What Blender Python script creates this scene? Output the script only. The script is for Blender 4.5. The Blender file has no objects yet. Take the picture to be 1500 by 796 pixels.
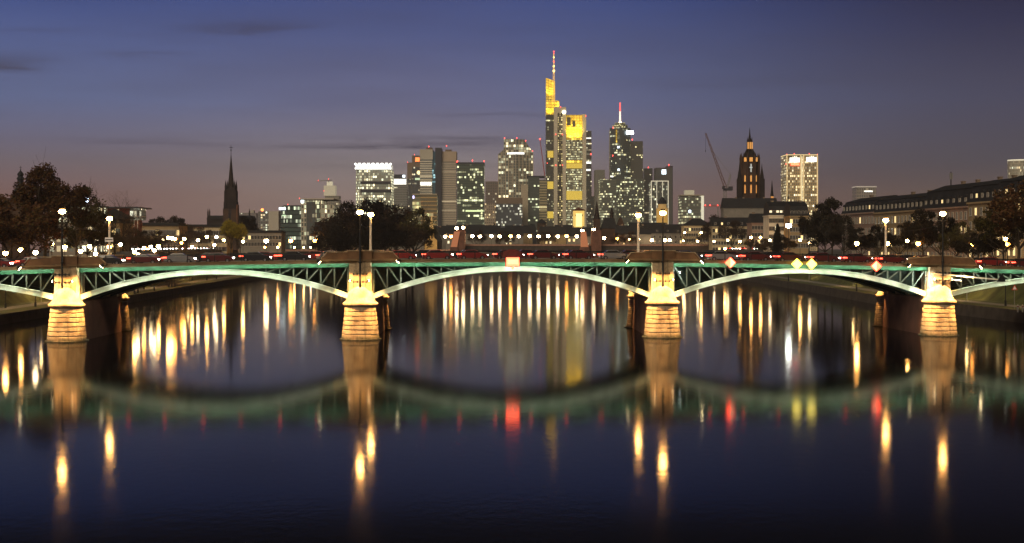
import bpy, math, random
from mathutils import Vector
R = math.radians
random.seed(11)
scn = bpy.context.scene
C = scn.collection
# ------------------------------------------------------------------ camera
F = 50 / 36 * 1500          # focal length in photograph pixels
H = 13.0                    # camera height above the water (on the next bridge upstream)
HY = 362.0                  # horizon row of the photograph
cd = bpy.data.cameras.new('camera'); cam = bpy.data.objects.new('camera', cd); C.objects.link(cam)
cam.location = (0, 0, H); cam.rotation_euler = (R(90), 0, 0)
cd.lens = 50; cd.sensor_width = 36; cd.shift_y = (HY - 398) / 1500
cd.clip_start = 0.5; cd.clip_end = 12000
scn.camera = cam
# ------------------------------------------------------------------ view, exposure
scn.view_settings.view_transform = 'Standard'; scn.view_settings.look = 'None'
scn.view_settings.exposure = 0; scn.view_settings.gamma = 1
scn.cycles.use_denoising = True
scn.cycles.sample_clamp_indirect = 4.0
scn.cycles.caustics_reflective = False; scn.cycles.caustics_refractive = False
scn.cycles.max_bounces = 5; scn.cycles.diffuse_bounces = 2; scn.cycles.glossy_bounces = 3
def srgb(r, g, b):
    f = lambda c: c / 12.92 if c <= .04045 else ((c + .055) / 1.055) ** 2.4
    return (f(r / 255), f(g / 255), f(b / 255), 1)
# ------------------------------------------------------------------ sky
W = bpy.data.worlds.new('World'); scn.world = W; W.use_nodes = True
nt = W.node_tree; nt.nodes.clear()
def N(t, **k):
    n = nt.nodes.new(t)
    for a, b in k.items(): setattr(n, a, b)
    return n
L = lambda a, b: nt.links.new(a, b)
tc = N('ShaderNodeTexCoord'); sx = N('ShaderNodeSeparateXYZ'); L(tc.outputs['Generated'], sx.inputs[0])
zz = N('ShaderNodeMapRange'); zz.inputs['From Max'].default_value = .4; L(sx.outputs[2], zz.inputs['Value'])
def ramp(stops):
    r = N('ShaderNodeValToRGB'); e = r.color_ramp.elements
    while len(e) < len(stops): e.new(.5)
    for el, (p, c) in zip(e, stops): el.position = p / .4; el.color = srgb(*c)
    r.color_ramp.interpolation = 'EASE' if False else 'LINEAR'
    L(zz.outputs[0], r.inputs[0]); return r
rl = ramp([(0, (122, 92, 86)), (.035, (135, 102, 96)), (.058, (120, 107, 116)), (.1, (102, 116, 160)), (.148, (80, 97, 152)),
           (.172, (56, 82, 150)), (.186, (34, 38, 64)), (.205, (14, 14, 27)), (.4, (6, 6, 14))])
rc = ramp([(0, (152, 126, 112)), (.035, (154, 134, 126)), (.058, (148, 136, 137)), (.1, (114, 117, 152)), (.148, (82, 94, 144)),
           (.172, (70, 84, 138)), (.186, (34, 38, 64)), (.205, (14, 14, 27)), (.4, (6, 6, 14))])
rr = ramp([(0, (112, 88, 78)), (.035, (108, 91, 84)), (.058, (88, 82, 90)), (.1, (74, 75, 100)), (.148, (46, 49, 82)),
           (.172, (30, 34, 68)), (.186, (26, 26, 43)), (.205, (13, 12, 24)), (.4, (6, 6, 13))])
mx = N('ShaderNodeMapRange', interpolation_type='SMOOTHSTEP'); mx.inputs['From Min'].default_value = -.08; mx.inputs['From Max'].default_value = .36
L(sx.outputs[0], mx.inputs['Value'])
mixs = N('ShaderNodeMix', data_type='RGBA'); L(mx.outputs[0], mixs.inputs[0]); L(rl.outputs[0], mixs.inputs[6]); L(rr.outputs[0], mixs.inputs[7])
cw_ = N('ShaderNodeMath', operation='MULTIPLY_ADD'); L(sx.outputs[0], cw_.inputs[0]); cw_.inputs[1].default_value = 6.2; cw_.inputs[2].default_value = .45
cw2 = N('ShaderNodeMath', operation='MULTIPLY'); L(cw_.outputs[0], cw2.inputs[0]); L(cw_.outputs[0], cw2.inputs[1])
cw3 = N('ShaderNodeMath', operation='MULTIPLY'); L(cw2.outputs[0], cw3.inputs[0]); cw3.inputs[1].default_value = -1
cw4 = N('ShaderNodeMath', operation='EXPONENT'); L(cw3.outputs[0], cw4.inputs[0])
mixg = N('ShaderNodeMix', data_type='RGBA'); L(cw4.outputs[0], mixg.inputs[0]); L(mixs.outputs[2], mixg.inputs[6]); L(rc.outputs[0], mixg.inputs[7])
# thin streaks of cloud: a few long drawn-out banks, broken up by noise
def MM(op, x, y=None, z=None):
    n = N('ShaderNodeMath', operation=op)
    for i, v in enumerate((x, y, z)):
        if v is None: continue
        if isinstance(v, (int, float)): n.inputs[i].default_value = v
        else: L(v, n.inputs[i])
    return n.outputs[0]
mp = N('ShaderNodeMapping'); mp.inputs['Scale'].default_value = (9, 1, 95); mp.inputs['Rotation'].default_value = (0, R(1.5), 0); L(tc.outputs['Generated'], mp.inputs[0])
nz = N('ShaderNodeTexNoise'); nz.inputs['Scale'].default_value = 1.0; nz.inputs['Detail'].default_value = 6; nz.inputs['Roughness'].default_value = .6; nz.inputs['Distortion'].default_value = .6
L(mp.outputs[0], nz.inputs['Vector'])
ay = MM('MAXIMUM', sx.outputs[1], .05); cu = MM('DIVIDE', sx.outputs[0], ay); cv = MM('DIVIDE', sx.outputs[2], ay)
wob = MM('MULTIPLY', MM('SUBTRACT', nz.outputs[0], .5), .02); cv2 = MM('ADD', cv, wob)
tot = None
for px, py, w, h, s in ((590, 210, 150, 11, .75), (690, 205, 60, 6, .5), (15, 92, 70, 15, .7), (375, 38, 95, 9, .55), (730, 169, 90, 6, .4), (210, 80, 70, 7, .4), (200, 205, 190, 6, .25), (1000, 120, 260, 7, .15), (620, 242, 140, 5, .25), (60, 45, 60, 6, .3)):
    du = MM('DIVIDE', MM('SUBTRACT', cu, (px - 750) / F), w / F); dv = MM('DIVIDE', MM('SUBTRACT', cv2, (HY - py) / F), h / F)
    g_ = MM('MULTIPLY', MM('EXPONENT', MM('MULTIPLY', MM('ADD', MM('MULTIPLY', du, du), MM('MULTIPLY', dv, dv)), -1.0)), s)
    tot = g_ if tot is None else MM('ADD', tot, g_)
nn_ = N('ShaderNodeMapRange'); nn_.inputs['From Min'].default_value = .32; nn_.inputs['From Max'].default_value = .62; L(nz.outputs[0], nn_.inputs['Value'])
cm = N('ShaderNodeMath', operation='MULTIPLY', use_clamp=True); L(tot, cm.inputs[0]); L(nn_.outputs[0], cm.inputs[1])
mixc = N('ShaderNodeMix', data_type='RGBA'); L(cm.outputs[0], mixc.inputs[0]); mp2 = N('ShaderNodeMapping'); mp2.inputs['Scale'].default_value = (3, 1, 26); L(tc.outputs['Generated'], mp2.inputs[0]); nz2 = N('ShaderNodeTexNoise'); nz2.inputs['Scale'].default_value = 1.3; nz2.inputs['Detail'].default_value = 7; nz2.inputs['Roughness'].default_value = .62; L(mp2.outputs[0], nz2.inputs['Vector']); thin = MM('MULTIPLY', MM('MAXIMUM', MM('SUBTRACT', nz2.outputs[0], .47), 0.0), .75); cm2 = N('ShaderNodeMath', operation='ADD', use_clamp=True); L(cm.outputs[0], cm2.inputs[0]); L(thin, cm2.inputs[1]); L(cm2.outputs[0], mixc.inputs[0]); L(mixg.outputs[2], mixc.inputs[6]); mixc.inputs[7].default_value = srgb(62, 58, 76)
b1 = N('ShaderNodeBackground'); b1.inputs[1].default_value = 1.0; L(mixc.outputs[2], b1.inputs[0])
sk = N('ShaderNodeTexSky', sky_type='NISHITA'); sk.sun_disc = False; sk.sun_elevation = R(-4); sk.sun_rotation = R(200)
b2 = N('ShaderNodeBackground'); b2.inputs[1].default_value = .05; L(sk.outputs[0], b2.inputs[0])
ad = N('ShaderNodeAddShader'); L(b1.outputs[0], ad.inputs[0]); L(b2.outputs[0], ad.inputs[1])
wo = N('ShaderNodeOutputWorld'); L(ad.outputs[0], wo.inputs[0])
# faint, very soft dusk light from behind the camera
sd = bpy.data.lights.new('sun', 'SUN'); sd.energy = 2.2; sd.angle = R(40); sd.color = (1, .82, .58)
sun = bpy.data.objects.new('sun', sd); C.objects.link(sun); sun.location = (0, -50, 200); sun.rotation_euler = (R(55), 0, R(-25))
# ------------------------------------------------------------------ helpers
def PX(px, D): return (px - 750) * D / F
def PZ(py, D): return H - (py - HY) * D / F
class MB:
    def __init__(s): s.v = []; s.f = []; s.m = []; s.uv = []
    def face(s, pts, mi=0, uv=None):
        i = len(s.v); s.v += [tuple(p) for p in pts]; s.f.append(tuple(range(i, i + len(pts)))); s.m.append(mi)
        s.uv.append(uv or [(0.0, 0.0)] * len(pts))
    def prism(s, poly, z0, z1, mi=0, cap=None, u0=0.0):
        cap = mi if cap is None else cap
        n = len(poly); u = u0
        for i in range(n):
            a, b = poly[i], poly[(i + 1) % n]; l = math.hypot(b[0] - a[0], b[1] - a[1])
            s.face([(a[0], a[1], z0), (b[0], b[1], z0), (b[0], b[1], z1), (a[0], a[1], z1)], mi, [(u, z0), (u + l, z0), (u + l, z1), (u, z1)]); u += l
        s.face([(p[0], p[1], z1) for p in poly], cap); s.face([(p[0], p[1], z0) for p in reversed(poly)], cap)
    def box(s, x0, x1, y0, y1, z0, z1, mi=0, cap=None):
        s.prism([(x0, y0), (x1, y0), (x1, y1), (x0, y1)], z0, z1, mi, cap)
    def hull(s, P, mi=0):       # box from 8 points, bottom ring then top ring
        for q in ((0, 1, 5, 4), (1, 2, 6, 5), (2, 3, 7, 6), (3, 0, 4, 7), (4, 5, 6, 7), (3, 2, 1, 0)): s.face([P[i] for i in q], mi)
    def extr(s, prof, y0, y1, mi=0):      # profile in x,z extruded along y
        n = len(prof)
        for i in range(n):
            a, b = prof[i], prof[(i + 1) % n]
            s.face([(a[0], y0, a[1]), (b[0], y0, b[1]), (b[0], y1, b[1]), (a[0], y1, a[1])], mi)
        s.face([(p[0], y0, p[1]) for p in reversed(prof)], mi); s.face([(p[0], y1, p[1]) for p in prof], mi)
    def lathe(s, prof, n=16, cx=0, cy=0, mi=0, off=0.0, uvs=1.0):
        for (r0, z0), (r1, z1) in zip(prof, prof[1:]):
            for k in range(n):
                a, b = off + 2 * math.pi * k / n, off + 2 * math.pi * (k + 1) / n
                pt = lambda r, z, t: (cx + r * math.cos(t), cy + r * math.sin(t), z)
                if r0 < 1e-4 and r1 < 1e-4: continue
                rm = max(r0, r1)
                if r0 < 1e-4: s.face([pt(0, z0, a), pt(r1, z1, b), pt(r1, z1, a)], mi)
                elif r1 < 1e-4: s.face([pt(r0, z0, a), pt(r0, z0, b), pt(0, z1, a)], mi, [(a * rm, z0), (b * rm, z0), (a * rm, z1)])
                else: s.face([pt(r0, z0, a), pt(r0, z0, b), pt(r1, z1, b), pt(r1, z1, a)], mi, [(a * rm, z0), (b * rm, z0), (b * rm, z1), (a * rm, z1)])
    def tube(s, p, q, r0, r1=None, n=6, mi=0, caps=True):
        r1 = r0 if r1 is None else r1
        p, q = Vector(p), Vector(q); d = (q - p)
        if d.length < 1e-6: return
        d.normalize(); a = d.orthogonal().normalized(); b = d.cross(a)
        A = [p + (a * math.cos(t) + b * math.sin(t)) * r0 for t in [2 * math.pi * k / n for k in range(n)]]
        B = [q + (a * math.cos(t) + b * math.sin(t)) * r1 for t in [2 * math.pi * k / n for k in range(n)]]
        for k in range(n): s.face([A[k], A[(k + 1) % n], B[(k + 1) % n], B[k]], mi)
        if caps: s.face(A[::-1], mi); s.face(B, mi)
    def bar(s, p, q, w, h, mi=0):         # rectangular bar between two points (w across, h in the other direction)
        p, q = Vector(p), Vector(q); d = (q - p).normalized()
        up = Vector((0, 0, 1)) if abs(d.z) < .95 else Vector((0, 1, 0))
        a = d.cross(up).normalized() * w / 2; b = a.cross(d).normalized() * h / 2
        s.hull([p - a - b, p + a - b, q + a - b, q - a - b, p - a + b, p + a + b, q + a + b, q - a + b], mi)
    def ball(s, c, r, n=10, m=6, mi=0):
        i0 = len(s.v)
        s.lathe([(r * math.sin(math.pi * k / m), c[2] - r * math.cos(math.pi * k / m)) for k in range(m + 1)], n, c[0], c[1], mi)
    def build(s, name, mats, parent=None, smooth=False, loc=None):
        me = bpy.data.meshes.new(name); me.from_pydata(s.v, [], s.f)
        mats = mats if isinstance(mats, (list, tuple)) else [mats]
        for m in mats: me.materials.append(m)
        if len(mats) > 1: me.polygons.foreach_set('material_index', s.m)
        uvl = me.uv_layers.new(name='UVMap')
        flat = [c for f in s.uv for p in f for c in p]; uvl.data.foreach_set('uv', flat)
        if smooth: me.polygons.foreach_set('use_smooth', [True] * len(me.polygons))
        me.update()
        if smooth:
            import bmesh
            b = bmesh.new(); b.from_mesh(me); bmesh.ops.remove_doubles(b, verts=b.verts, dist=1e-4)
            bmesh.ops.recalc_face_normals(b, faces=b.faces); b.to_mesh(me); b.free()
        o = bpy.data.objects.new(name, me); C.objects.link(o)
        if parent: o.parent = parent
        if loc: o.location = loc
        return o
def tag(o, label=None, cat=None, group=None, kind=None):
    if label: o['label'] = label
    if cat: o['category'] = cat
    if group: o['group'] = group
    if kind: o['kind'] = kind
    return o
def thing(name, label, cat, loc=(0, 0, 0), group=None, rz=0, sc=1):
    o = bpy.data.objects.new(name, None); C.objects.link(o); o.location = loc; o.rotation_euler = (0, 0, rz); o.scale = (sc, sc, sc) if not isinstance(sc, tuple) else sc
    o.empty_display_size = .3
    return tag(o, label, cat, group)
KIDS = {}
def dup(root, label, loc, rz=0, sc=1, group=None):
    def cp(o, par):
        c = o.copy(); C.objects.link(c)
        if par: c.parent = par
        for ch in o.children: cp(ch, c)
        return c
    r = cp(root, None); r.location = loc; r.rotation_euler = (0, 0, rz); r.scale = (sc, sc, sc) if not isinstance(sc, tuple) else sc
    r['label'] = label
    if group: r['group'] = group
    return r
def again(mesh_obj, parent, loc=None):      # another part sharing the mesh
    c = mesh_obj.copy(); C.objects.link(c); c.parent = parent
    if loc: c.location = loc
    return c
ORD = 'first second third fourth fifth sixth seventh eighth ninth tenth eleventh twelfth thirteenth fourteenth fifteenth sixteenth seventeenth eighteenth nineteenth twentieth'.split()
# ------------------------------------------------------------------ materials
def nodes(name):
    m = bpy.data.materials.new(name); m.use_nodes = True; t = m.node_tree
    return m, t, t.nodes['Principled BSDF']
def mat(name, col, rough=.7, metal=0.0, var=.25, scale=1.2, col2=None, bump=0.0, spec=.3):
    m, t, p = nodes(name)
    n = t.nodes.new('ShaderNodeTexNoise'); n.inputs['Scale'].default_value = scale; n.inputs['Detail'].default_value = 4
    g = t.nodes.new('ShaderNodeTexCoord'); t.links.new(g.outputs['Object'], n.inputs['Vector'])
    mr = t.nodes.new('ShaderNodeMapRange'); mr.inputs['From Min'].default_value = .3; mr.inputs['From Max'].default_value = .7; t.links.new(n.outputs[0], mr.inputs['Value'])
    mi = t.nodes.new('ShaderNodeMix'); mi.data_type = 'RGBA'; t.links.new(mr.outputs[0], mi.inputs[0])
    c2 = col2 or tuple(min(1, c * (1 + var)) for c in col); c1 = tuple(c * (1 - var) for c in col) if not col2 else col
    mi.inputs[6].default_value = (*c1, 1); mi.inputs[7].default_value = (*c2, 1)
    t.links.new(mi.outputs[2], p.inputs['Base Color'])
    p.inputs['Roughness'].default_value = rough; p.inputs['Metallic'].default_value = metal; p.inputs['Specular IOR Level'].default_value = spec
    if bump:
        b = t.nodes.new('ShaderNodeBump'); b.inputs['Strength'].default_value = bump; b.inputs['Distance'].default_value = .1
        t.links.new(n.outputs[0], b.inputs['Height']); t.links.new(b.outputs[0], p.inputs['Normal'])
    return m
def emit(name, col, st, sample=True):
    m, t, p = nodes(name)
    p.inputs['Base Color'].default_value = (*[c * .3 for c in col], 1); p.inputs['Emission Color'].default_value = (*col, 1); p.inputs['Emission Strength'].default_value = st
    if not sample: m.cycles.emission_sampling = 'NONE'
    return m
def facade(name, wall, glass=(.02, .022, .025), cw=3.0, fh=3.6, wf=.75, hf=.6, lit=.15, rows=.05, st=1.5, warm=(1, .8, .45), cool=(.85, 1, .8), seed=0.0, rough=.5, dim=.0, run=5.0, room=1.0):
    """a wall with a grid of windows (UV in metres); some windows and some runs of a floor are lit"""
    cw *= .74 if cw < 20 else 1; fh *= .88; lit *= 1.05; rows = rows + .05 if rows > 0 else 0; run *= 1.6; dim = max(dim, .045)  # dim: unlit panes glow faintly too, city reflections painted as emission
    warm = tuple(x * y for x, y in zip(warm, (1, .93, .85))); cool = tuple(x * y for x, y in zip((max(cool[0], .9), cool[1], cool[2]), (1, .95, .85))) if cool[2] < .95 else cool
    m, t, p = nodes(name)
    def n(ty, **k):
        x = t.nodes.new(ty)
        for a, b in k.items(): setattr(x, a, b)
        return x
    lk = t.links.new
    def M(op, a, b=None, c=None):
        x = n('ShaderNodeMath', operation=op)
        for i, v in enumerate((a, b, c)):
            if v is None: continue
            if isinstance(v, (int, float)): x.inputs[i].default_value = v
            else: lk(v, x.inputs[i])
        return x.outputs[0]
    uv = n('ShaderNodeUVMap'); s = n('ShaderNodeSeparateXYZ'); lk(uv.outputs[0], s.inputs[0])
    U = M('DIVIDE', s.outputs[0], cw); V = M('DIVIDE', s.outputs[1], fh)
    fu = M('FRACT', U); fv = M('FRACT', V); iu = M('FLOOR', U); iv = M('FLOOR', V)
    inu = M('LESS_THAN', M('ABSOLUTE', M('SUBTRACT', fu, .5)), wf / 2); inv = M('LESS_THAN', M('ABSOLUTE', M('SUBTRACT', fv, .5)), hf / 2)
    mask = M('MULTIPLY', inu, inv)
    def wn(a, b):
        c = n('ShaderNodeCombineXYZ'); lk(a, c.inputs[0]); lk(b, c.inputs[1]); c.inputs[2].default_value = seed
        w = n('ShaderNodeTexWhiteNoise', noise_dimensions='3D'); lk(c.outputs[0], w.inputs[0]); return w
    w1 = wn(M('FLOOR', M('DIVIDE', iu, room)), iv)
    w2 = wn(M('FLOOR', M('DIVIDE', M('ADD', iu, M('MULTIPLY', M('FRACT', M('MULTIPLY', iv, .37)), 7.0)), run)), M('ADD', iv, 311.0))
    cl = n('ShaderNodeTexNoise'); cl.inputs['Scale'].default_value = .09; cl.inputs['Detail'].default_value = 1
    cc = n('ShaderNodeCombineXYZ'); lk(iu, cc.inputs[0]); lk(iv, cc.inputs[1]); cc.inputs[2].default_value = seed * 1.7; lk(cc.outputs[0], cl.inputs['Vector'])
    pr = M('MULTIPLY', M('MULTIPLY', M('SUBTRACT', cl.outputs[0], .2), 3.3), lit)
    on = M('MAXIMUM', M('LESS_THAN', w1.outputs[0], pr), M('LESS_THAN', w2.outputs[0], rows))
    sc = n('ShaderNodeSeparateXYZ'); lk(w1.outputs[1], sc.inputs[0])
    br = M('ADD', .14, M('MULTIPLY', M('POWER', sc.outputs[1], 2.6), 1.75))
    e = M('MULTIPLY', M('MULTIPLY', M('ADD', M('MULTIPLY', on, br), dim), mask), st)
    em = n('ShaderNodeMix', data_type='RGBA'); lk(sc.outputs[2], em.inputs[0]); em.inputs[6].default_value = (*warm, 1); em.inputs[7].default_value = (*cool, 1)
    lk(em.outputs[2], p.inputs['Emission Color']); lk(e, p.inputs['Emission Strength'])
    bc = n('ShaderNodeMix', data_type='RGBA'); lk(mask, bc.inputs[0]); bc.inputs[6].default_value = (*wall, 1); bc.inputs[7].default_value = (*glass, 1)
    lk(bc.outputs[2], p.inputs['Base Color'])
    lk(M('SUBTRACT', rough, M('MULTIPLY', mask, rough - .25)), p.inputs['Roughness'])
    m.cycles.emission_sampling = 'NONE'
    return m
SODIUM = (1, .47, .115)
m_lamp = emit('sodium_lamp_glass', SODIUM, 200)
m_lamp_far = emit('far_lamp_glass', (1, .55, .17), 135)
m_lamp_white = emit('white_lamp_glass', (.95, 1, .9), 40)
m_lens = emit('floodlight_lens', (1, .75, .4), 60)
m_lens_w = emit('white_floodlight_lens', (.85, 1, .95), 60)
m_red = emit('red_warning_glass', (1, .08, .06), 5, False)
m_stone = None
m_dark = mat('dark_iron', (.02, .021, .022), .5, .4, .3, 3)
m_cream = mat('cream_mast_paint', (.62, .56, .44), .5, 0, .12, 2)  # pale cream, lamplight on the rear masts put into the colour
m_asph = mat('asphalt', (.045, .045, .048), .85, 0, .25, .8)
m_pave = mat('pavement_slabs', (.16, .15, .14), .85, 0, .2, .6)
m_grass = mat('grass', (.055, .062, .018), .95, 0, .5, .35)
m_quay = mat('quay_stone', (.06, .05, .042), .9, 0, .35, .5, bump=.3)
m_earth = mat('city_ground', (.07, .065, .06), .9, 0, .3, .05)
m_green = mat('green_girder_paint', (.026, .10, .05), .45, 0, .45, .7)  # green paint, tone varied widely to suggest pools of light along the edge
m_darkgreen = mat('dark_green_paint', (.012, .035, .02), .55, 0, .3, .6)
m_rib = mat('pale_green_rib_paint', (.58, .67, .54), .5, 0, .28, .55)
m_truss = mat('truss_paint', (.085, .10, .075), .55, 0, .25, 1.0)
m_roof = mat('slate_roof', (.016, .017, .02), .75, 0, .35, .5)
m_sand = mat('red_sandstone', (.16, .075, .05), .85, 0, .3, .4)
m_glass = mat('dark_window_glass', (.015, .016, .018), .12, 0, .2, 1, spec=.6)
m_white = mat('white_paint', (.7, .7, .68), .5, 0, .06, 1)
m_bark = mat('bark', (.05, .038, .026), .9, 0, .35, 1.5)
def stone_mat():
    m, t, p = nodes('pier_sandstone')
    g = t.nodes.new('ShaderNodeTexCoord')
    n = t.nodes.new('ShaderNodeTexNoise'); n.inputs['Scale'].default_value = .9; n.inputs['Detail'].default_value = 7; t.links.new(g.outputs['Object'], n.inputs['Vector'])
    n2 = t.nodes.new('ShaderNodeTexNoise'); n2.inputs['Scale'].default_value = 6; n2.inputs['Detail'].default_value = 5; t.links.new(g.outputs['Object'], n2.inputs['Vector'])
    r = t.nodes.new('ShaderNodeValToRGB'); e = r.color_ramp.elements; e[0].position = .3; e[0].color = (.19, .13, .075, 1); e[1].position = .68; e[1].color = (.46, .36, .23, 1)
    x = e.new(.5); x.color = (.36, .27, .165, 1)
    a = t.nodes.new('ShaderNodeMath'); a.operation = 'MULTIPLY_ADD'; t.links.new(n2.outputs[0], a.inputs[0]); a.inputs[1].default_value = .35; t.links.new(n.outputs[0], a.inputs[2])
    s = t.nodes.new('ShaderNodeMath'); s.operation = 'SUBTRACT'; t.links.new(a.outputs[0], s.inputs[0]); s.inputs[1].default_value = .17
    t.links.new(s.outputs[0], r.inputs[0]); p.inputs['Roughness'].default_value = .88
    mp = t.nodes.new('ShaderNodeMapping'); mp.inputs['Scale'].default_value = (2.2, 2.2, .22); t.links.new(g.outputs['Object'], mp.inputs[0])
    n3 = t.nodes.new('ShaderNodeTexNoise'); n3.inputs['Scale'].default_value = 1.0; n3.inputs['Detail'].default_value = 4; t.links.new(mp.outputs[0], n3.inputs['Vector'])
    r3 = t.nodes.new('ShaderNodeMapRange'); r3.inputs['From Min'].default_value = .52; r3.inputs['From Max'].default_value = .72; r3.inputs['To Max'].default_value = .65; t.links.new(n3.outputs[0], r3.inputs['Value'])
    m1 = t.nodes.new('ShaderNodeMix'); m1.data_type = 'RGBA'; t.links.new(r3.outputs[0], m1.inputs[0]); t.links.new(r.outputs[0], m1.inputs[6]); m1.inputs[7].default_value = (.07, .05, .03, 1)
    sz = t.nodes.new('ShaderNodeSeparateXYZ'); t.links.new(g.outputs['Object'], sz.inputs[0])
    az = t.nodes.new('ShaderNodeMath'); az.operation = 'MULTIPLY_ADD'; t.links.new(n.outputs[0], az.inputs[0]); az.inputs[1].default_value = -1.6; t.links.new(sz.outputs[2], az.inputs[2])
    rz_ = t.nodes.new('ShaderNodeMapRange'); rz_.inputs['From Min'].default_value = -.75; rz_.inputs['From Max'].default_value = -.2; rz_.inputs['To Min'].default_value = .9; rz_.inputs['To Max'].default_value = 0; t.links.new(az.outputs[0], rz_.inputs['Value'])
    m2 = t.nodes.new('ShaderNodeMix'); m2.data_type = 'RGBA'; t.links.new(rz_.outputs[0], m2.inputs[0]); t.links.new(m1.outputs[2], m2.inputs[6]); m2.inputs[7].default_value = (.03, .035, .012, 1)
    t.links.new(m2.outputs[2], p.inputs['Base Color'])
    b = t.nodes.new('ShaderNodeBump'); b.inputs['Strength'].default_value = .5; b.inputs['Distance'].default_value = .05; t.links.new(n2.outputs[0], b.inputs['Height']); t.links.new(b.outputs[0], p.inputs['Normal'])
    return m
m_stone = stone_mat()
m_brown = mat('brown_parapet_stone', (.13, .07, .035), .85, 0, .3, .8)
m_kerb = mat('cornice_stone', (.17, .11, .055), .8, 0, .3, .7)
# ------------------------------------------------------------------ water
def water_mat():
    m, t, p = nodes('river_water')
    p.inputs['Base Color'].default_value = (.002, .0024, .004, 1); p.inputs['IOR'].default_value = 1.075; p.inputs['Specular IOR Level'].default_value = .5
    p.inputs['Roughness'].default_value = .072
    g = t.nodes.new('ShaderNodeTexCoord'); mp = t.nodes.new('ShaderNodeMapping'); mp.inputs['Scale'].default_value = (1.5, .9, 1); t.links.new(g.outputs['Object'], mp.inputs[0])
    n = t.nodes.new('ShaderNodeTexNoise'); n.inputs['Scale'].default_value = 1.0; n.inputs['Detail'].default_value = 3; n.inputs['Roughness'].default_value = .6; t.links.new(mp.outputs[0], n.inputs['Vector'])
    b = t.nodes.new('ShaderNodeBump'); b.inputs['Strength'].default_value = 1; b.inputs['Distance'].default_value = .0055; t.links.new(n.outputs[0], b.inputs['Height']); t.links.new(b.outputs[0], p.inputs['Normal'])
    return m
mb = MB(); mb.face([(-1400, -120, 0), (1400, -120, 0), (1400, 1500, 0), (-1400, 1500, 0)])
tag(mb.build('river', water_mat()), kind='structure')
# ------------------------------------------------------------------ banks and ground
BL = [(60, -84), (237, -85), (338, -89), (589, -103), (850, -120), (1480, -160)]    # (Y, X) of the left waterline
BR = [(60, 88), (242, 87), (318, 82), (564, 91), (850, 100), (1480, 130)]
def bank(line, sgn, z_low, name):
    q, pth, gr, st = MB(), MB(), MB(), MB()
    rows = []
    for y, x in line:
        rows.append([(x, y, -1.5), (x + sgn * .5, y, z_low), (x + sgn * 1.1, y, z_low), (x + sgn * 5, y, z_low + .04), (x + sgn * 8.5, y, z_low + .04), (x + sgn * 10, y, z_low + .3), (x + sgn * 17, y, 8.4), (x + sgn * 1300, y, 8.4)])
    for a, b in zip(rows, rows[1:]):
        for i, tgt in enumerate((q, q, gr, pth, gr, gr, st)):
            f = [a[i], b[i], b[i + 1], a[i + 1]]
            if sgn > 0: f = f[::-1]
            tgt.face(f)
    tag(q.build('quay_wall', m_quay), kind='structure'); tag(pth.build('riverside_path', m_pave), kind='structure')
    tag(gr.build('grass_bank', m_grass), kind='structure'); tag(st.build('ground', m_earth), kind='structure')
bank(BL, -1, 1.7, 'left'); bank(BR, 1, 2.1, 'right')
mb = MB(); mb.box(-128, 112, 884, 1480, -2, 8.396); mb.box(-1400, 1400, 1480.01, 2700, -2, 8.4); tag(mb.build('ground', m_earth), kind='structure')
ISL = (-62, 650, 30, 62)               # the wooded river island: centre, half width, half length
mb = MB(); mb.lathe([(1.0, -1), (.98, 1.6), (.9, 2.6), (0, 3.2)], 28)
mb.v = [(ISL[0] + x * ISL[2], ISL[1] + y * ISL[3], z) for x, y, z in mb.v]; tag(mb.build('island', m_grass), kind='structure')
def xbank(line, Y):
    for (y0, x0), (y1, x1) in zip(line, line[1:]):
        if y0 <= Y <= y1: return x0 + (x1 - x0) * (Y - y0) / (y1 - y0)
    return line[-1][1]
def land(X, Y):                        # height of the ground, None over the water
    if Y > 886: return 8.4
    if ((X - ISL[0]) / ISL[2]) ** 2 + ((Y - ISL[1]) / ISL[3]) ** 2 < .8: return 2.6
    o, zl = (xbank(BL, Y) - X, 1.7) if X < 0 else (X - xbank(BR, Y), 2.1)
    if o < 1.2: return None
    return zl if o < 8.5 else min(8.4, zl + .3 + max(0, o - 10) * (8.1 - zl) / 7)
def shore(px, D, deep=1.2):            # push a thing back until it stands on dry ground
    while True:
        z = land(PX(px, D), D)
        if z is not None and (deep < 2 or z > 8): return D, z
        D += 6
# ------------------------------------------------------------------ the arch bridge
def Yf(X): return 200.2 + .1059 * X
def B(X, t, z): return (X - .0216 * t, Yf(X) + t, z)
def zk(X): return 11.29 - 2.15e-4 * X * X
def XT(px, t):                       # X on the bridge (parameter) seen at photo column px at offset t
    X = 0.0
    for _ in range(6):
        X = (px - 750) * (Yf(X) + t) / F + .0216 * t
    return X
PIER = [XT(p, 2.6) for p in (98, 528, 970, 1375)]
XL, XR = -101.5, 103.0
bridge = thing('arch_bridge', 'green steel arch bridge with floodlit stone piers crossing the river in front', 'bridge', (0, 0, 0))
RZ = math.atan(.1059)
def xs_between(a, b, step=3.0):
    n = max(1, int(round((b - a) / step))); return [a + (b - a) * i / n for i in range(n + 1)]
def strip(mb, xs, t0, t1, zo0, zo1, mi=0, zf=None):
    zf = zf or (lambda X, o: zk(X) + o)
    rings = [[B(X, t0, zf(X, zo0)), B(X, t1, zf(X, zo0)), B(X, t1, zf(X, zo1)), B(X, t0, zf(X, zo1))] for X in xs]
    for a, b in zip(rings, rings[1:]):
        for i in range(4):
            j = (i + 1) % 4; mb.face([a[i], a[j], b[j], b[i]][::-1], mi)
    mb.face(rings[0], mi); mb.face(rings[-1][::-1], mi)
allx = xs_between(XL, XR)
mb = MB(); strip(mb, allx, 3.3, 25.9, -.44, -.16); mb.build('deck', m_asph, bridge)
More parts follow.
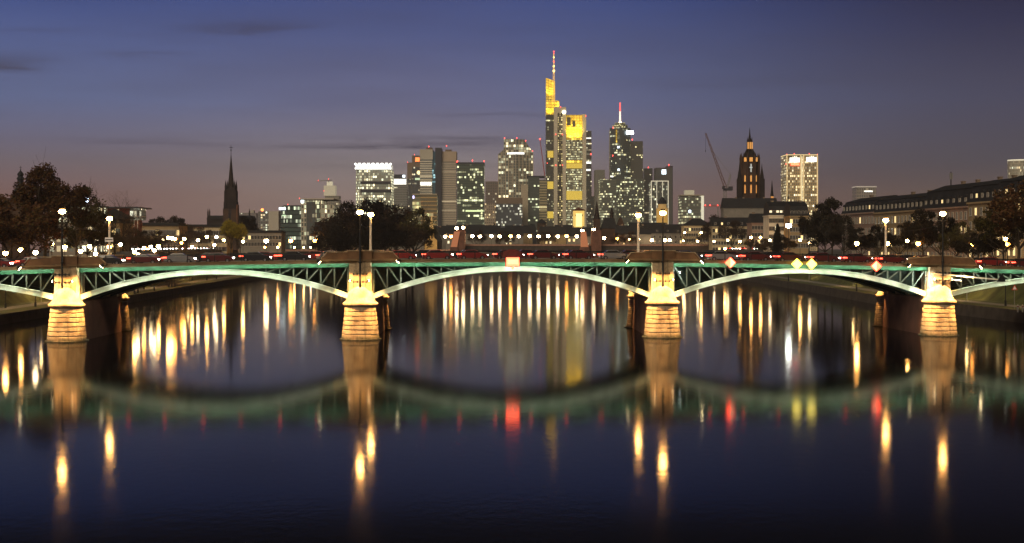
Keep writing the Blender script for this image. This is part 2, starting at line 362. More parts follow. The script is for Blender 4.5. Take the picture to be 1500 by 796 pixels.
for t0, t1 in ((3.35, 6.3), (22.8, 25.8)):
    mb = MB(); strip(mb, allx, t0, t1, -.158, -.01); mb.build('pavement', m_pave, bridge)
for t in (9.9, 14.5, 19.1):
    mb = MB(); strip(mb, allx, t, t + .15, -.158, -.153); mb.build('lane_marking', m_white, bridge)
for t0, t1, nm in ((1.9, 3.34, 'f'), (25.82, 27.2, 'b')):
    mb = MB(); strip(mb, allx, t0, t1, -.34, 0); strip(mb, allx, t0 if nm == 'f' else t1 - .1, t0 + .1 if nm == 'f' else t1, -.46, -.342); strip(mb, allx, t0 - .06, t1 + .06, -.10, -.02)
    mb.build('cornice', m_kerb, bridge)
    g = MB(); a = 3.02 if nm == 'f' else 25.82
    strip(g, allx, a, a + .25, -.98, -.445); strip(g, allx, a - .14, a + .3, -1.03, -.985); g.build('edge_girder', m_green, bridge)
# spans: arch ribs and spandrel trusses
ends = [XL] + PIER + [XR]
def arch(xa, xb):
    mid = (xa + xb) / 2; zc = zk(mid) - 1.06; zs = 6.25
    return lambda X: zs + (zc - zs) * (1 - ((X - mid) / ((xb - xa) / 2)) ** 2)
m_strip = emit('deck_edge_light', (.84, 1, .80), 95)
for si in range(5):
    xa, xb = ends[si] + (1.45 if si else 0), ends[si + 1] - (1.45 if si < 4 else 0)
    ac = arch(xa, xb); xs = xs_between(xa, xb, 1.4)
    for ri, t in enumerate((3.05, 8.6, 14.2, 19.8, 25.3)):
        mb = MB(); strip(mb, xs, t, t + .6, -.62, 0, zf=lambda X, o: ac(X) + o)
        strip(mb, xs, t - .12, t + .72, -.04, .05, zf=lambda X, o: ac(X) + o); strip(mb, xs, t - .12, t + .72, -.7, -.624, zf=lambda X, o: ac(X) + o)
        if ri == 0:
            for X in xs[1:-1:2]: mb.hull([B(X - .09, t - .05, ac(X) - .6), B(X + .09, t - .05, ac(X) - .6), B(X + .09, t - .002, ac(X) - .6), B(X - .09, t - .002, ac(X) - .6), B(X - .09, t - .05, ac(X) - .06), B(X + .09, t - .05, ac(X) - .06), B(X + .09, t - .002, ac(X) - .06), B(X - .09, t - .002, ac(X) - .06)])
        mb.build('arch_rib', m_rib if ri in (0, 4) else m_darkgreen, bridge)
        for sgn, x0 in ((1, xa), (-1, xb)):
            tr = MB(); tr.bar(B(x0, t + .3, zk(x0) - .92), B(x0 + sgn * 11, t + .3, zk(x0 + sgn * 11) - .92), .14, .14); X = x0 + sgn * .35; k = 0
            while True:
                zb, zt = ac(X) + .03, zk(X) - 1.0
                if zt - zb < .35: break
                if ri in (0, 1, 4):
                    tr.bar(B(X, t + .3, zb), B(X, t + .3, zt), .17, .22)
                    X2 = X + sgn * 1.9
                    if zk(X2) - 1.0 - ac(X2) > .45: tr.bar(B(X + sgn * .15, t + .28, zt - .05), B(X2 - sgn * .1, t + .28, ac(X2) + .05), .16, .16)
                X += sgn * 1.9; k += 1
            if ri not in (1, 2, 3): tr.build('spandrel_truss', m_truss, bridge); continue
            for a, b in zip(xs, xs[1:]):
                if (a + b < xa + xb) == (sgn > 0) and min(zk(a) - 1.0 - ac(a), zk(b) - 1.0 - ac(b)) > .12:
                    tr.hull([B(a, t + .2, ac(a) + .05), B(b, t + .2, ac(b) + .05), B(b, t + .24, ac(b) + .05), B(a, t + .24, ac(a) + .05), B(a, t + .2, zk(a) - .46), B(b, t + .2, zk(b) - .46), B(b, t + .24, zk(b) - .46), B(a, t + .24, zk(a) - .46)])
            tr.build('spandrel_plate', m_darkgreen, bridge)
    for i in range(4, len(xs) - 4, 5):
        X = xs[i]; cb = MB(); cb.bar(B(X, 3.6, ac(X) - .3), B(X, 25.4, ac(X) - .3), .2, .25); cb.build('cross_brace', m_darkgreen, bridge)
    for i in range(5):
        a = xa + (xb - xa) * (i + .04) / 5; b = xa + (xb - xa) * (i + .96) / 5
        mb = MB(); strip(mb, xs_between(a, b, 3), 2.03, 2.13, -.375, -.345); mb.build('light_strip', m_strip, bridge)
# abutments
for x0, x1 in ((XL - 14, XL), (XR, XR + 14)):
    mb = MB(); mb.hull([B(x0, 2, -1), B(x1, 2, -1), B(x1, 27, -1), B(x0, 27, -1), B(x0, 2, zk(x0 if x0 < 0 else x1)), B(x1, 2, zk(x1)), B(x1, 27, zk(x1)), B(x0, 27, zk(x0))]); mb.build('abutment', m_stone, bridge)
# piers
def nose_profile():
    P = [(2.95, -1.2), (2.95, .12), (2.66, .14)]
    z = .14
    while z < 4.4:
        r0, r1 = 2.66 - .105 * z, 2.66 - .105 * (z + .56)
        P += [(r0, z + .02), (r0 + .02, z + .07), (r1 + .03, z + .5), (r1, z + .545), (r1 - .15, z + .56), (r1 - .15, z + .635)]; z += .64
    return P + [(2.17, 4.64), (2.2, 4.7)]
for pi, X in enumerate(PIER):
    pier = thing('pier', None, None, B(X, 2.6, 0)); pier.parent = bridge
    sk_ = lambda t: (-.0216 * (t - 2.6), t - 2.6)
    for t in (2.6, 27.2):
        cx, cy = sk_(t)
        mb = MB(); mb.lathe(nose_profile(), 28, cx, cy); mb.build('cutwater', m_stone, pier)
        mb = MB(); mb.lathe([(2.2, 4.7), (2.46, 4.82), (2.5, 5.12), (2.3, 5.22), (2.05, 5.5), (1.82, 5.95), (1.78, 6.1)] + [(1.78 * math.cos(a), 6.1 + 1.5 * math.sin(a)) for a in [R(10 * k) for k in range(1, 10)]], 28, cx, cy); mb.build('cap', m_stone, pier, True)
    a, b = sk_(4), sk_(26)
    mb = MB(); mb.hull([(a[0] - 1.95, a[1], -1.2), (a[0] + 1.95, a[1], -1.2), (b[0] + 1.95, b[1], -1.2), (b[0] - 1.95, b[1], -1.2), (a[0] - 1.6, a[1], 5.4), (a[0] + 1.6, a[1], 5.4), (b[0] + 1.6, b[1], 5.4), (b[0] - 1.6, b[1], 5.4)])
    mb.build('pier_wall', m_sand, pier)
    for (t0, t1, m) in ((1.85, 6.0, 1), (23.6, 27.6, 1)):
        mb = MB(); a, b = sk_(t0), sk_(t1); top = zk(X) + .1
        zz_ = 5.0; w = 1.52
        while zz_ < top - .3:                       # coursed ashlar, thin open joints
            h = min(.66, top - zz_); mb.hull([(a[0] - w, a[1], zz_), (a[0] + w, a[1], zz_), (b[0] + w, b[1], zz_), (b[0] - w, b[1], zz_), (a[0] - w, a[1], zz_ + h - .035), (a[0] + w, a[1], zz_ + h - .035), (b[0] + w, b[1], zz_ + h - .035), (b[0] - w, b[1], zz_ + h - .035)])
            zz_ += h
        mb.hull([(a[0] - w + .03, a[1] + .03, 5), (a[0] + w - .03, a[1] + .03, 5), (b[0] + w - .03, b[1] - .03, 5), (b[0] - w + .03, b[1] - .03, 5), (a[0] - w + .03, a[1] + .03, top - .05), (a[0] + w - .03, a[1] + .03, top - .05), (b[0] + w - .03, b[1] - .03, top - .05), (b[0] - w + .03, b[1] - .03, top - .05)])
        mb.build('shaft', m_stone, pier)
    # parapet bastion over each pier, both sides of the road
    for t0 in (1.55, 26.6):
        mb = MB(); cp = MB(); k0 = zk(X)
        for s in (-1, 1):
            prof = [(s * 1.72, .1), (s * 5.35, .1), (s * 4.55, 1.0), (s * 1.72, 1.06)]
            f = lambda t: [B(X + p[0], t, zk(X + p[0]) + p[1]) for p in prof]
            A, Bk = f(t0 + .1), f(t0 + .55)
            q = [A[0], A[1], Bk[1], Bk[0], A[3], A[2], Bk[2], Bk[3]]
            mb.hull(q if s > 0 else [q[1], q[0], q[3], q[2], q[5], q[4], q[7], q[6]])
            for p, w_ in (((1.74, 1.06), (4.6, 1.0)), ((4.62, .98), (5.42, .1))):
                cp.bar(B(X + s * p[0], t0 + .32, zk(X) + p[1] + .05), B(X + s * w_[0], t0 + .32, zk(X + w_[0]) + w_[1] + .05), .62, .09)
        mb.hull([B(X - 1.7, t0 - .22, k0 + .1), B(X + 1.7, t0 - .22, k0 + .1), B(X + 1.7, t0 + .62, k0 + .1), B(X - 1.7, t0 + .62, k0 + .1), B(X - 1.7, t0 - .22, k0 + 1.22), B(X + 1.7, t0 - .22, k0 + 1.22), B(X + 1.7, t0 + .62, k0 + 1.22), B(X - 1.7, t0 + .62, k0 + 1.22)])
        cp.hull([B(X - 1.8, t0 - .3, k0 + 1.223), B(X + 1.8, t0 - .3, k0 + 1.223), B(X + 1.8, t0 + .7, k0 + 1.223), B(X - 1.8, t0 + .7, k0 + 1.223), B(X - 1.8, t0 - .3, k0 + 1.32), B(X + 1.8, t0 - .3, k0 + 1.32), B(X + 1.8, t0 + .7, k0 + 1.32), B(X - 1.8, t0 + .7, k0 + 1.32)])
        o = mb.build('parapet', m_brown, bridge); cp.build('coping', m_stone, o)  # paler coping stone stands in for lamplight on the top edge
        lg = MB(); strip(lg, xs_between(X - 5.6, X + 5.6, 1.4), t0 + (-.15 if t0 < 10 else .35), t0 + .47 if t0 < 10 else t0 + .97, -.12, .095); lg.build('ledge', m_kerb, bridge)
# railings between the bastions
for t, step in ((2.15, .12), (27.0, .3)):
    for si in range(5):
        xa, xb = ends[si] + (5.2 if si else 0), ends[si + 1] - (5.2 if si < 4 else 0)
        mb = MB(); xs = xs_between(xa, xb, 1.2)
        strip(mb, xs, t - .05, t + .05, 1.0, 1.1); rail = mb.build('railing', m_dark, bridge)
        for za_, zb_ in ((.12, .16), (.92, .95)): mb = MB(); strip(mb, xs, t - .025, t + .025, za_, zb_); mb.build('rail', m_dark, rail)
        p0 = None
        for X in xs_between(xa + .1, xb - .1, 3.65):
            if p0 is None: mb = MB(); mb.bar((0, 0, 0), (0, 0, 1.18), .13, .13); p0 = mb.build('post', m_dark, rail, loc=B(X, t, zk(X)))
            else: again(p0, rail, B(X, t, zk(X)))
        mb = MB()
        for X in xs_between(xa, xb, step):
            p0, p1 = B(X, t, zk(X) + .14), B(X, t, zk(X) + .94); w = .014
            mb.face([(p0[0] - w, p0[1] - w, p0[2]), (p0[0] + w, p0[1] - w, p0[2]), (p1[0] + w, p1[1] - w, p1[2]), (p1[0] - w, p1[1] - w, p1[2])]); mb.face([(p0[0] + w, p0[1] - w, p0[2]), (p0[0], p0[1] + w, p0[2]), (p1[0], p1[1] + w, p1[2]), (p1[0] + w, p1[1] - w, p1[2])]); mb.face([(p0[0], p0[1] + w, p0[2]), (p0[0] - w, p0[1] - w, p0[2]), (p1[0] - w, p1[1] - w, p1[2]), (p1[0], p1[1] + w, p1[2])])
        mb.build('bars', m_dark, rail)
# ------------------------------------------------------------------ lights of the bridge
NTH = ('far left', 'left middle', 'right middle', 'far right')
def spot(parent, loc, aim, watts, col, deg, blend=.6, rad=.12):
    l = bpy.data.lights.new('lamp', 'SPOT'); l.energy = watts; l.color = col; l.spot_size = R(deg); l.spot_blend = blend; l.shadow_soft_size = rad
    o = bpy.data.objects.new('lamp', l); C.objects.link(o); o.parent = parent; o.location = loc
    o.rotation_euler = (Vector(aim) - Vector(loc)).to_track_quat('-Z', 'Y').to_euler(); return o
def floodlight(label, pos, aim, watts, col, deg, arm_to, lens=m_lens, group='floodlights on the arch bridge', size=.3, rad=.12):
    t = thing('floodlight', label, 'floodlight', pos, group)
    d = (Vector(aim) - Vector(pos)).normalized(); a = d.orthogonal().normalized()
    mb = MB(); mb.tube(-d * size * 1.3, d * .02, size * .55, size, 10); mb.build('housing', m_dark, t)
    mb = MB(); mb.tube(d * .025, d * .06, size * .92, size * .92, 10); mb.build('lens', lens, t)
    mb = MB(); mb.tube(-d * size * 1.2, Vector(arm_to) - Vector(pos), .035, n=5); mb.build('bracket', m_dark, t)
    spot(t, d * .12, d * 5, watts, col, deg, rad=rad); return t
WARM = (1, .50, .15)
for i, X in enumerate(PIER):
    for s, nm in ((-1, 'left'), (1, 'right')):
        xl = X + s * 5.4; p = B(xl, -.3, zk(xl) - .25)
        floodlight(f'warm floodlight on the cornice, {nm} of the {NTH[i]} bridge pier', p, B(X, 1.2, 5.0), 30000, WARM, 64, B(xl, 1.9, zk(xl) - .2))
        qx = X + s * 1.25; floodlight(f'added white floodlight on the mast bracket, {nm} side of the {NTH[i]} bridge pier', B(qx, .55, 8.3), B(X + s * 11, 3.0, 8.9), 3800, (1, .97, .84), 46, B(X + s * .9, 1.05, 8.1), size=.16)  # second floodlight is an added spot, whitening the arch rib near the pier
    xs_ = X + (3.6 if i < 2 else -3.6)
    floodlight(f'warm floodlight above the rear cutwater of the {NTH[i]} bridge pier', B(xs_, 29.3, 9.6), B(X, 27.5, 4.8), 14000, WARM, 70, B(xs_, 26.5, 10.5))
floodlight('white floodlight beside the right flank of the right middle bridge pier', B(PIER[2] + 2.55, 1.6, 9.35), B(PIER[2] + 1.2, 3.6, 8.6), 500, (.85, 1, .95), 150, B(PIER[2] + 1.5, 2.4, 9.2), m_lens_w, size=.2)
floodlight('white floodlight beside the left flank of the far right bridge pier', B(PIER[3] - 2.3, 1.2, 8.7), B(PIER[3] - 2.0, 3.6, 7.8), 900, (.9, 1, .92), 155, B(PIER[3] - 1.5, 2.4, 8.7), m_lens_w, size=.2)
# tall lamp masts
masts = []
for i, (px, X) in enumerate(zip((91, 527.5, 971, 1381), PIER)):
    Xm = XT(px, .95); b = B(Xm, .95, 7.5)
    t = thing('street_lamp', f'dark lamp mast bracketed to the front of the {NTH[i]} bridge pier', 'street lamp', b, 'lamp masts on the arch bridge')
    mb = MB(); mb.tube((0, 0, 0), (0, 0, 4), .17, .15, 8); mb.tube((0, 0, 4), (0, 0, 10.6), .14, .085, 8); mb.lathe([(0, -.25), (.16, -.15), (.19, 0), (.21, .1), (.17, .2)], 8); mb.lathe([(.15, 3.2), (.22, 3.25), (.22, 3.45), (.15, 3.5)], 8); mb.build('mast', m_dark, t)  # unlit side of the front masts put into their dark colour
    mb = MB()
    for z in (.6, 1.7):
        mb.bar((-.95, .1, z), (.95, .1, z), .09, .11); mb.bar((0, 0, z), (0, .75, z), .12, .12)
        for s in (-.95, .95, -.4, .4): mb.box(s - .09, s + .09, -.02, .22, z - .16, z + .16)
    mb.build('bracket', m_dark, t)
    mb = MB(); mb.lathe([(0, 10.95), (.26, 10.9), (.42, 10.72), (.3, 10.6), (0, 10.58)], 10); mb.build('lamp_hood', m_dark, t)
    mb = MB(); mb.lathe([(.05, 10.575), (.36, 10.57), (.47, 10.35), (.36, 10.12), (0, 10.0)], 12); mb.build('lamp_head', m_lamp, t, True)
    tip = (b[0], b[1], 7.5 + 8.9)
    masts.append(tip)
for i, px in enumerate((160.5, 543, 935, 1297.5)):
    Xm = XT(px, 24.4); z0 = zk(Xm); b = B(Xm, 24.4, z0)
    t = thing('street_lamp', f'cream lamp mast on the far pavement behind the {NTH[i]} bridge pier', 'street lamp', b, 'lamp masts on the arch bridge')
    mb = MB(); mb.tube((0, 0, 0), (0, 0, 1.3), .24, .22, 8); mb.tube((0, 0, 1.3), (0, 0, 6.9), .2, .17, 8); mb.lathe([(.2, 1.2), (.27, 1.25), (.27, 1.4), (.2, 1.45)], 8); mb.build('mast', m_cream, t)
    mb = MB(); mb.lathe([(0, 7.42), (.26, 7.37), (.42, 7.2), (.3, 7.12), (0, 7.1)], 10); mb.build('lamp_hood', m_dark, t)
    mb = MB(); mb.lathe([(.05, 7.095), (.36, 7.09), (.47, 6.87), (.36, 6.64), (0, 6.52)], 12); mb.build('lamp_head', m_lamp, t, True)
    if i == 0:
        mb = MB(); mb.box(-.62, .62, -.3, -.24, 3.3, 3.95); mb.box(-.55, .55, -.31, -.303, 3.55, 3.7, 1); mb.build('sign_plate', [m_white, m_dark], t)
    a = masts[i]; e = (b[0], b[1], z0 + 5.2)
    w = MB(); P0 = Vector(a); P1 = Vector(e); prev = P0
    for k in range(1, 11):
        u = k / 10; p = P0.lerp(P1, u) - Vector((0, 0, .5 * 4 * u * (1 - u))); w.tube(prev, p, .028, n=4, caps=False); prev = p
    tag(w.build('span_wire', m_dark), f'thin span wire between the two lamp masts at the {NTH[i]} bridge pier', 'wire', 'span wires over the bridge road')
# ------------------------------------------------------------------ shipping signs on the bridge
m_sred = emit('lit_red_sign', (1, .07, .03), 11, True); m_swhite = emit('lit_white_sign', (1, .55, .32), 2.6, True); m_syel = emit('lit_yellow_sign', (1, .75, .05), 10, True); m_syel2 = emit('lit_pale_yellow_sign', (1, .80, .22), 3.0, True)
def diamond(px, py, label, left, right, rim):
    X = XT(px, 1.3); D = Yf(X) + 1.3; z = PZ(py, D)
    t = thing('navigation_sign', label, 'sign', B(X, 1.3, z), 'diamond shipping signs on the bridge', RZ)
    h = .68
    for mtl, s in ((left, -1), (right, 1)):
        mb = MB(); mb.extr([(0, -h), (s * h, 0), (0, h)][::s], -.06, .0); mb.build('panel', mtl, t)
    mb = MB()
    for a, b in (((0, -h), (h, 0)), ((h, 0), (0, h)), ((0, h), (-h, 0)), ((-h, 0), (0, -h))):
        mb.bar((a[0] * 1.05, .02, a[1] * 1.05), (b[0] * 1.05, .02, b[1] * 1.05), .22, .07)
    mb.build('frame', rim, t)
    mb = MB(); mb.box(-.05, .05, .1, .75, -.15, -.05); mb.box(-.05, .05, .1, .75, .15, .25); mb.build('bracket', m_dark, t)
diamond(1070, 385, 'lit diamond sign with a red left half, left of the two yellow diamonds', m_sred, m_swhite, m_sred)
diamond(1167.5, 387, 'left one of the two lit yellow diamond signs on the bridge', m_syel2, m_syel2, m_syel)
diamond(1189, 387, 'right one of the two lit yellow diamond signs on the bridge', m_syel2, m_syel2, m_syel)
diamond(1284, 390, 'lit diamond sign with a red right half, near the far right pier', m_swhite, m_sred, m_sred)
X = XT(751, 1.3); t = thing('navigation_sign', 'lit red and white rectangular sign box over the crown of the middle arch', 'sign', B(X, 1.3, zk(X)), 'shipping sign at mid bridge', RZ)
mb = MB(); mb.box(-.92, .92, -.12, .0, -1.02, .22); mb.build('red_panel', m_sred, t)
mb = MB(); mb.box(-.74, .74, -.16, -.125, -.72, -.06); mb.build('white_panel', emit('lit_pink_white_sign', (1, .24, .12), 4.5), t)
mb = MB(); mb.box(-.98, .98, .003, .5, -1.06, .3); mb.build('housing', m_dark, t)
mb = MB(); mb.extr([(-1.3, .25), (1.3, .25), (1.3, 1.05), (.7, 1.2), (.55, 1.36), (-.55, 1.36), (-.7, 1.2), (-1.3, 1.05)], .55, .85); mb.build('back_board', mat('red_painted_board', (.14, .03, .025), .6), t)
mb = MB(); mb.tube((0, .1, -1.06), (0, .1, -1.45), .1, n=6); mb.build('drop_pipe', m_sred, t)
# boom on the far right pier
X = PIER[3] + .9; t = thing('signal_boom', 'grey horizontal boom with a dark triangular end on the far right pier', 'boom', B(X, 1.0, 8.4), rz=RZ)
mb = MB(); mb.bar((-2.6, 0, .75), (8.2, -.3, -.25), .16, .2); mb.bar((-2.2, .1, .1), (2.0, 0, -.35), .12, .14); mb.bar((0, 0, .5), (0, 1.2, .5), .15, .15); mb.build('beam', m_cream, t)
mb = MB(); mb.extr([(7.2, -.5), (8.6, -.5), (8.1, .75)], -.42, -.3); mb.build('end_marker', m_dark, t)
# small lamps on the pavement edge
# ------------------------------------------------------------------ cars waiting on the bridge
def car_proto():
    t = thing('car', 'car', 'car', (0, 0, 0))
    prof = [(-2.15, .3), (-2.2, .62), (-2.1, .95), (-1.55, 1.02), (-1.0, 1.42), (.35, 1.46), (1.05, 1.02), (1.95, .86), (2.18, .62), (2.15, .3)]
    mb = MB()
    w = lambda z: .86 if z < 1.0 else .86 - .2 * (z - 1.0) / .45
    n = len(prof)
    for i in range(n):
        a, b = prof[i], prof[(i + 1) % n]
        mb.face([(a[0], -w(a[1]), a[1]), (b[0], -w(b[1]), b[1]), (b[0], w(b[1]), b[1]), (a[0], w(a[1]), a[1])])
    mb.face([(p[0], -w(p[1]), p[1]) for p in reversed(prof)]); mb.face([(p[0], w(p[1]), p[1]) for p in prof])
    body = mb.build('body', None, t)
    gl = MB()
    for s in (-1, 1):
        q = [(-1.4, 1.06), (-.95, 1.36), (.3, 1.4), (.9, 1.05)]
        gl.face([(p[0], s * (w(p[1]) + .008), p[1]) for p in (q if s > 0 else q[::-1])])
    gl.face([(-1.62, -.72, 1.04), (-1.62, .72, 1.04), (-1.1, .64, 1.4), (-1.1, -.64, 1.4)]); gl.face([(1.08, .7, 1.045), (1.08, -.7, 1.045), (.45, -.64, 1.42), (.45, .64, 1.42)])
    gl.build('windows', m_glass, t)
    wh = MB(); wh.tube((0, -.1, 0), (0, .1, 0), .32, n=12); wh.tube((0, -.11, 0), (0, .11, 0), .17, n=8, mi=1)
    w0 = wh.build('wheel', [mat('tyre_rubber', (.012, .012, .012), .9), mat('wheel_rim', (.35, .35, .36), .35, .8)], t, loc=(-1.35, -.8, .32))
    for p in ((1.35, -.8, .32), (-1.35, .8, .32), (1.35, .8, .32)): again(w0, t, p)
    hl = MB(); hl.box(-.05, .08, -.2, .2, -.09, .09); h0 = hl.build('headlight', emit('headlight_glass', (1, .93, .8), 34), t, loc=(2.12, -.62, .68)); again(h0, t, (2.12, .62, .68))
    tl = MB(); tl.box(-.1, .42, -.2, .14, -.07, .07); t0 = tl.build('taillight', emit('taillight_glass', (1, .06, .03), 14), t, loc=(-2.16, -.7, .84))
    tl = MB(); tl.box(-.1, .42, -.14, .2, -.07, .07); tl.build('taillight', t0.data.materials[0], t, loc=(-2.16, .7, .84))
    return t
cp = car_proto(); body_mesh = [c for c in cp.children if c.name.startswith('body')][0].data
paints = [('dark red', (.09, .008, .007)), ('silver', (.2, .2, .21)), ('black', (.012, .012, .014)), ('white', (.7, .7, .69)), ('dark blue', (.015, .03, .12)), ('red', (.2, .012, .01))]
bodies = []
for nm, c in paints:
    me = body_mesh.copy(); me.materials.clear(); me.materials.append(mat(nm.replace(' ', '_') + '_car_paint', c, .3, 0, .05, 1, spec=.6)); bodies.append(me)
used = False
def put_car(pos, rz, ci, label, group):
    global used
    o = cp if not used else dup(cp, label, pos, rz)
    used = True
    o.location = pos; o.rotation_euler = (0, 0, rz); tag(o, label, 'car', group)
    for ch in o.children:
        if ch.name.startswith('body'): ch.data = bodies[ci]
    return o
BETW = ('left of all piers', 'between the two left piers', 'over the middle arch', 'between the two right piers', 'right of all piers')
def where(X):
    for i, p in enumerate(PIER):
        if X < p: return i
    return 4
for lane, (t, d, gname) in enumerate(((7.9, 1, 'near lane'), (20.4, -1, 'far lane'))):
    cnt = {}
    X = -78.0 + lane * 2; k = 0
    while X < 86:
        zone = where(X); ci = random.choice((0, 0, 2, 5, 0, 4, 2, 5, 1))
        key = (zone, ci); cnt[key] = cnt.get(key, 0) + 1
        lab = f'{ORD[cnt[key] - 1]} {paints[ci][0]} car from the left in the {gname}, {BETW[zone]}'
        put_car(B(X, t, zk(X) - .155), RZ if d > 0 else RZ + math.pi, ci, lab, 'cars queueing on the bridge')
        X += random.uniform(4.9, 5.5) if lane == 0 else random.uniform(6.5, 9)
# ------------------------------------------------------------------ the city
GZ = 8.4
class Bld:
    def __init__(s, name, label, cat, xc, D, group=None, gz=GZ, rz=0):
        s.D = D; s.x = PX(xc, D); s.gz = gz; s.root = thing(name, label, cat, (s.x, D, gz), group, rz)
    def X(s, px): return PX(px, s.D) - s.x
    def Z(s, py): return PZ(py, s.D) - s.gz
    def block(s, name, m, x0, x1, yt, yb=None, dep=30, dy=0, parent=None, roof=None, plan=None, yt2=None):
        """a block of the building: photo columns x0..x1 and rows yt..yb give its size; plan = [(fraction across, metres back)]"""
        a, b = s.X(x0), s.X(x1); zt = s.Z(yt); zb = 0 if yb is None else s.Z(yb)
        mb = MB()
        poly = [(a + (b - a) * u, dy + v) for u, v in plan] if plan else [(a, dy), (b, dy), (b, dy + dep), (a, dy + dep)]
        mb.prism(poly, zb, zt, 0, 1)
        if yt2 is not None:                     # sloping top: right side reaches row yt2
            zt2 = s.Z(yt2); mb.v = [(x, y, zt + (zt2 - zt) * (x - a) / (b - a)) if abs(z - zt) < 1e-4 else (x, y, z) for x, y, z in mb.v]
        return mb.build(name, [m, roof or m_roof], parent or s.root)
    def warn(s, pts, r=None, dy=2):
        for px, py in pts:
            mb = MB(); rr = (r or .55) * s.D / F; mb.ball((0, 0, rr), rr, 8, 5); mb.tube((0, 0, -rr), (0, 0, rr * .3), rr * .3, n=5)
            mb.build('warning_light', m_red, s.root, loc=(s.X(px), dy, s.Z(py)))
    def mesh(s, name, m, mb, parent=None, smooth=False): return mb.build(name, m, parent or s.root, smooth)
conc = (.48, .44, .37); beige = (.42, .36, .27); brownc = (.2, .15, .11)
m_glow = emit('white_roof_glow', (1, .98, .86), 2.2, False); m_cold = emit('cold_sign_light', (.8, .93, 1), 5, False)
m_yel = facade('yellow_glow', (.40, .27, .04), (.66, .47, .07), 5.2, 4.6, .86, .8, 1, 0, .95, (1, .72, .09), (1, .72, .09), 77, dim=.28); m_yelhot = emit('yellow_lamp_glow', (1, .74, .16), 5, False); m_yeldim = emit('yellow_floodlit_glass_dim', (1, .70, .10), .7, False)  # yellow grid puts part of the crown's floodlight into colour and emission
m_conc = mat('pale_concrete', conc, .8, 0, .12, .03); m_beige = mat('beige_stone', beige, .8, 0, .12, .03); m_brownw = mat('brown_cladding', brownc, .7, 0, .15, .03); m_darkc = mat('dark_cladding', (.05, .05, .06), .4, 0, .2, .03)
m_steel = mat('painted_steel', (.25, .24, .23), .5, .2, .15, .2)
# 1 far left apartment towers behind the church
b = Bld('apartment_tower', 'faint grey apartment block just right of the dark church spire', 'apartment block', 362, 1900)
b.block('facade', facade('flats_a', (.2, .17, .17), (.1, .09, .09), 4, 3.2, .6, .5, .03, .0, 1.2, seed=1), 349, 375, 312); b.block('lift_house', m_conc, 366, 371, 308, 312, 8, 4)
b = Bld('apartment_tower', 'apartment tower with an orange roof light, left of the dark green glass office', 'apartment block', 393, 1500)
b.block('facade', facade('flats_b', (.17, .15, .145), (.03, .03, .035), 3.4, 3.0, .65, .6, .2, .0, 1.4, seed=2), 378, 393, 310, dep=14); b.block('side_wing', m_conc, 393.3, 408, 309.5, dep=16)
mb = MB(); mb.ball((0, 0, 1.0), 1.6, 8, 5); mb.build('roof_light', emit('orange_roof_light', (1, .22, .05), 5, False), b.root, loc=(b.X(384), 1, b.Z(309)))
# 2 dark glass office
b = Bld('office_building', 'dark green glass office with a white lit sign on its left roof corner', 'office building', 424, 1050)
b.block('facade', facade('off_a', (.025, .035, .035), (.015, .03, .03), 2.0, 3.6, .86, .75, .16, .05, 1.0, (.8, 1, .7), (.6, .9, .75), 3), 408, 441, 302, plan=[(0, 9), (.35, 0), (1, 5), (1, 30), (0, 30)])
b.block('roof_plant', m_darkc, 412, 438, 300.4, 302, 8, 10); b.block('roof_sign', m_cold, 409, 418, 304.2, 307.6, .5, -.6); b.block('lit_floor', emit('greenish_lit_floor', (.7, 1, .6), .9, False), 413, 421, 315, 317, .4, 1.0)
b.warn([(421, 300)])
# 3 white grid office
b = Bld('office_building', 'white grid office with a flat cornice and a stepped lower right wing', 'office building', 466, 980)
wg = facade('off_b', (.46, .41, .32), (.025, .03, .03), 2.6, 3.5, .62, .74, .3, .02, 1.2, (1, .85, .5), (.8, 1, .7), 5)
b.block('tower_block', wg, 441, 471, 293); b.block('lower_wing', wg, 471.2, 488, 300); b.block('cornice', m_conc, 440, 489, 291, 292.6, 32, -1.5); b.block('corner_sign', m_cold, 441, 445, 293.5, 297.5, .4, -.6)
b.block('glazed_bay', facade('off_b2', (.05, .05, .05), (.02, .03, .03), 2.6, 3.5, .8, .8, .55, .1, 1.3, (.9, 1, .6), (.7, .9, .7), 6), 464, 469, 296, None, .6, -.7)
b.block('glazed_bay', facade('off_b3', (.05, .05, .05), (.02, .022, .026), 2.6, 3.5, .8, .8, .12, .0, 1.0, seed=7), 449, 462, 296, None, .6, -.7)
b.warn([(438, 291)])
# 4 tower under construction behind it
b = Bld('office_tower', 'slender tower under construction with floodlit stepped top and a small red crane', 'office tower', 483, 2000)
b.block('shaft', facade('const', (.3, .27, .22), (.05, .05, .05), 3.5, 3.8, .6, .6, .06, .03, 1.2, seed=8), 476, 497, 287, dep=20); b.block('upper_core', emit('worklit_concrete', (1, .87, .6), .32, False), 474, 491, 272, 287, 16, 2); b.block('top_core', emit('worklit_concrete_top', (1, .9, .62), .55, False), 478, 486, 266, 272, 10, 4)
mb = MB(); mb.bar((b.X(464), 3, b.Z(265.5)), (b.X(486), 3, b.Z(264)), 1.0, 1.0); mb.tube((b.X(481), 3, b.Z(267)), (b.X(481), 3, b.Z(262)), .7, n=4); mb.build('crane_jib', m_steel, b.root); b.warn([(466, 265), (481, 263), (474, 280)])
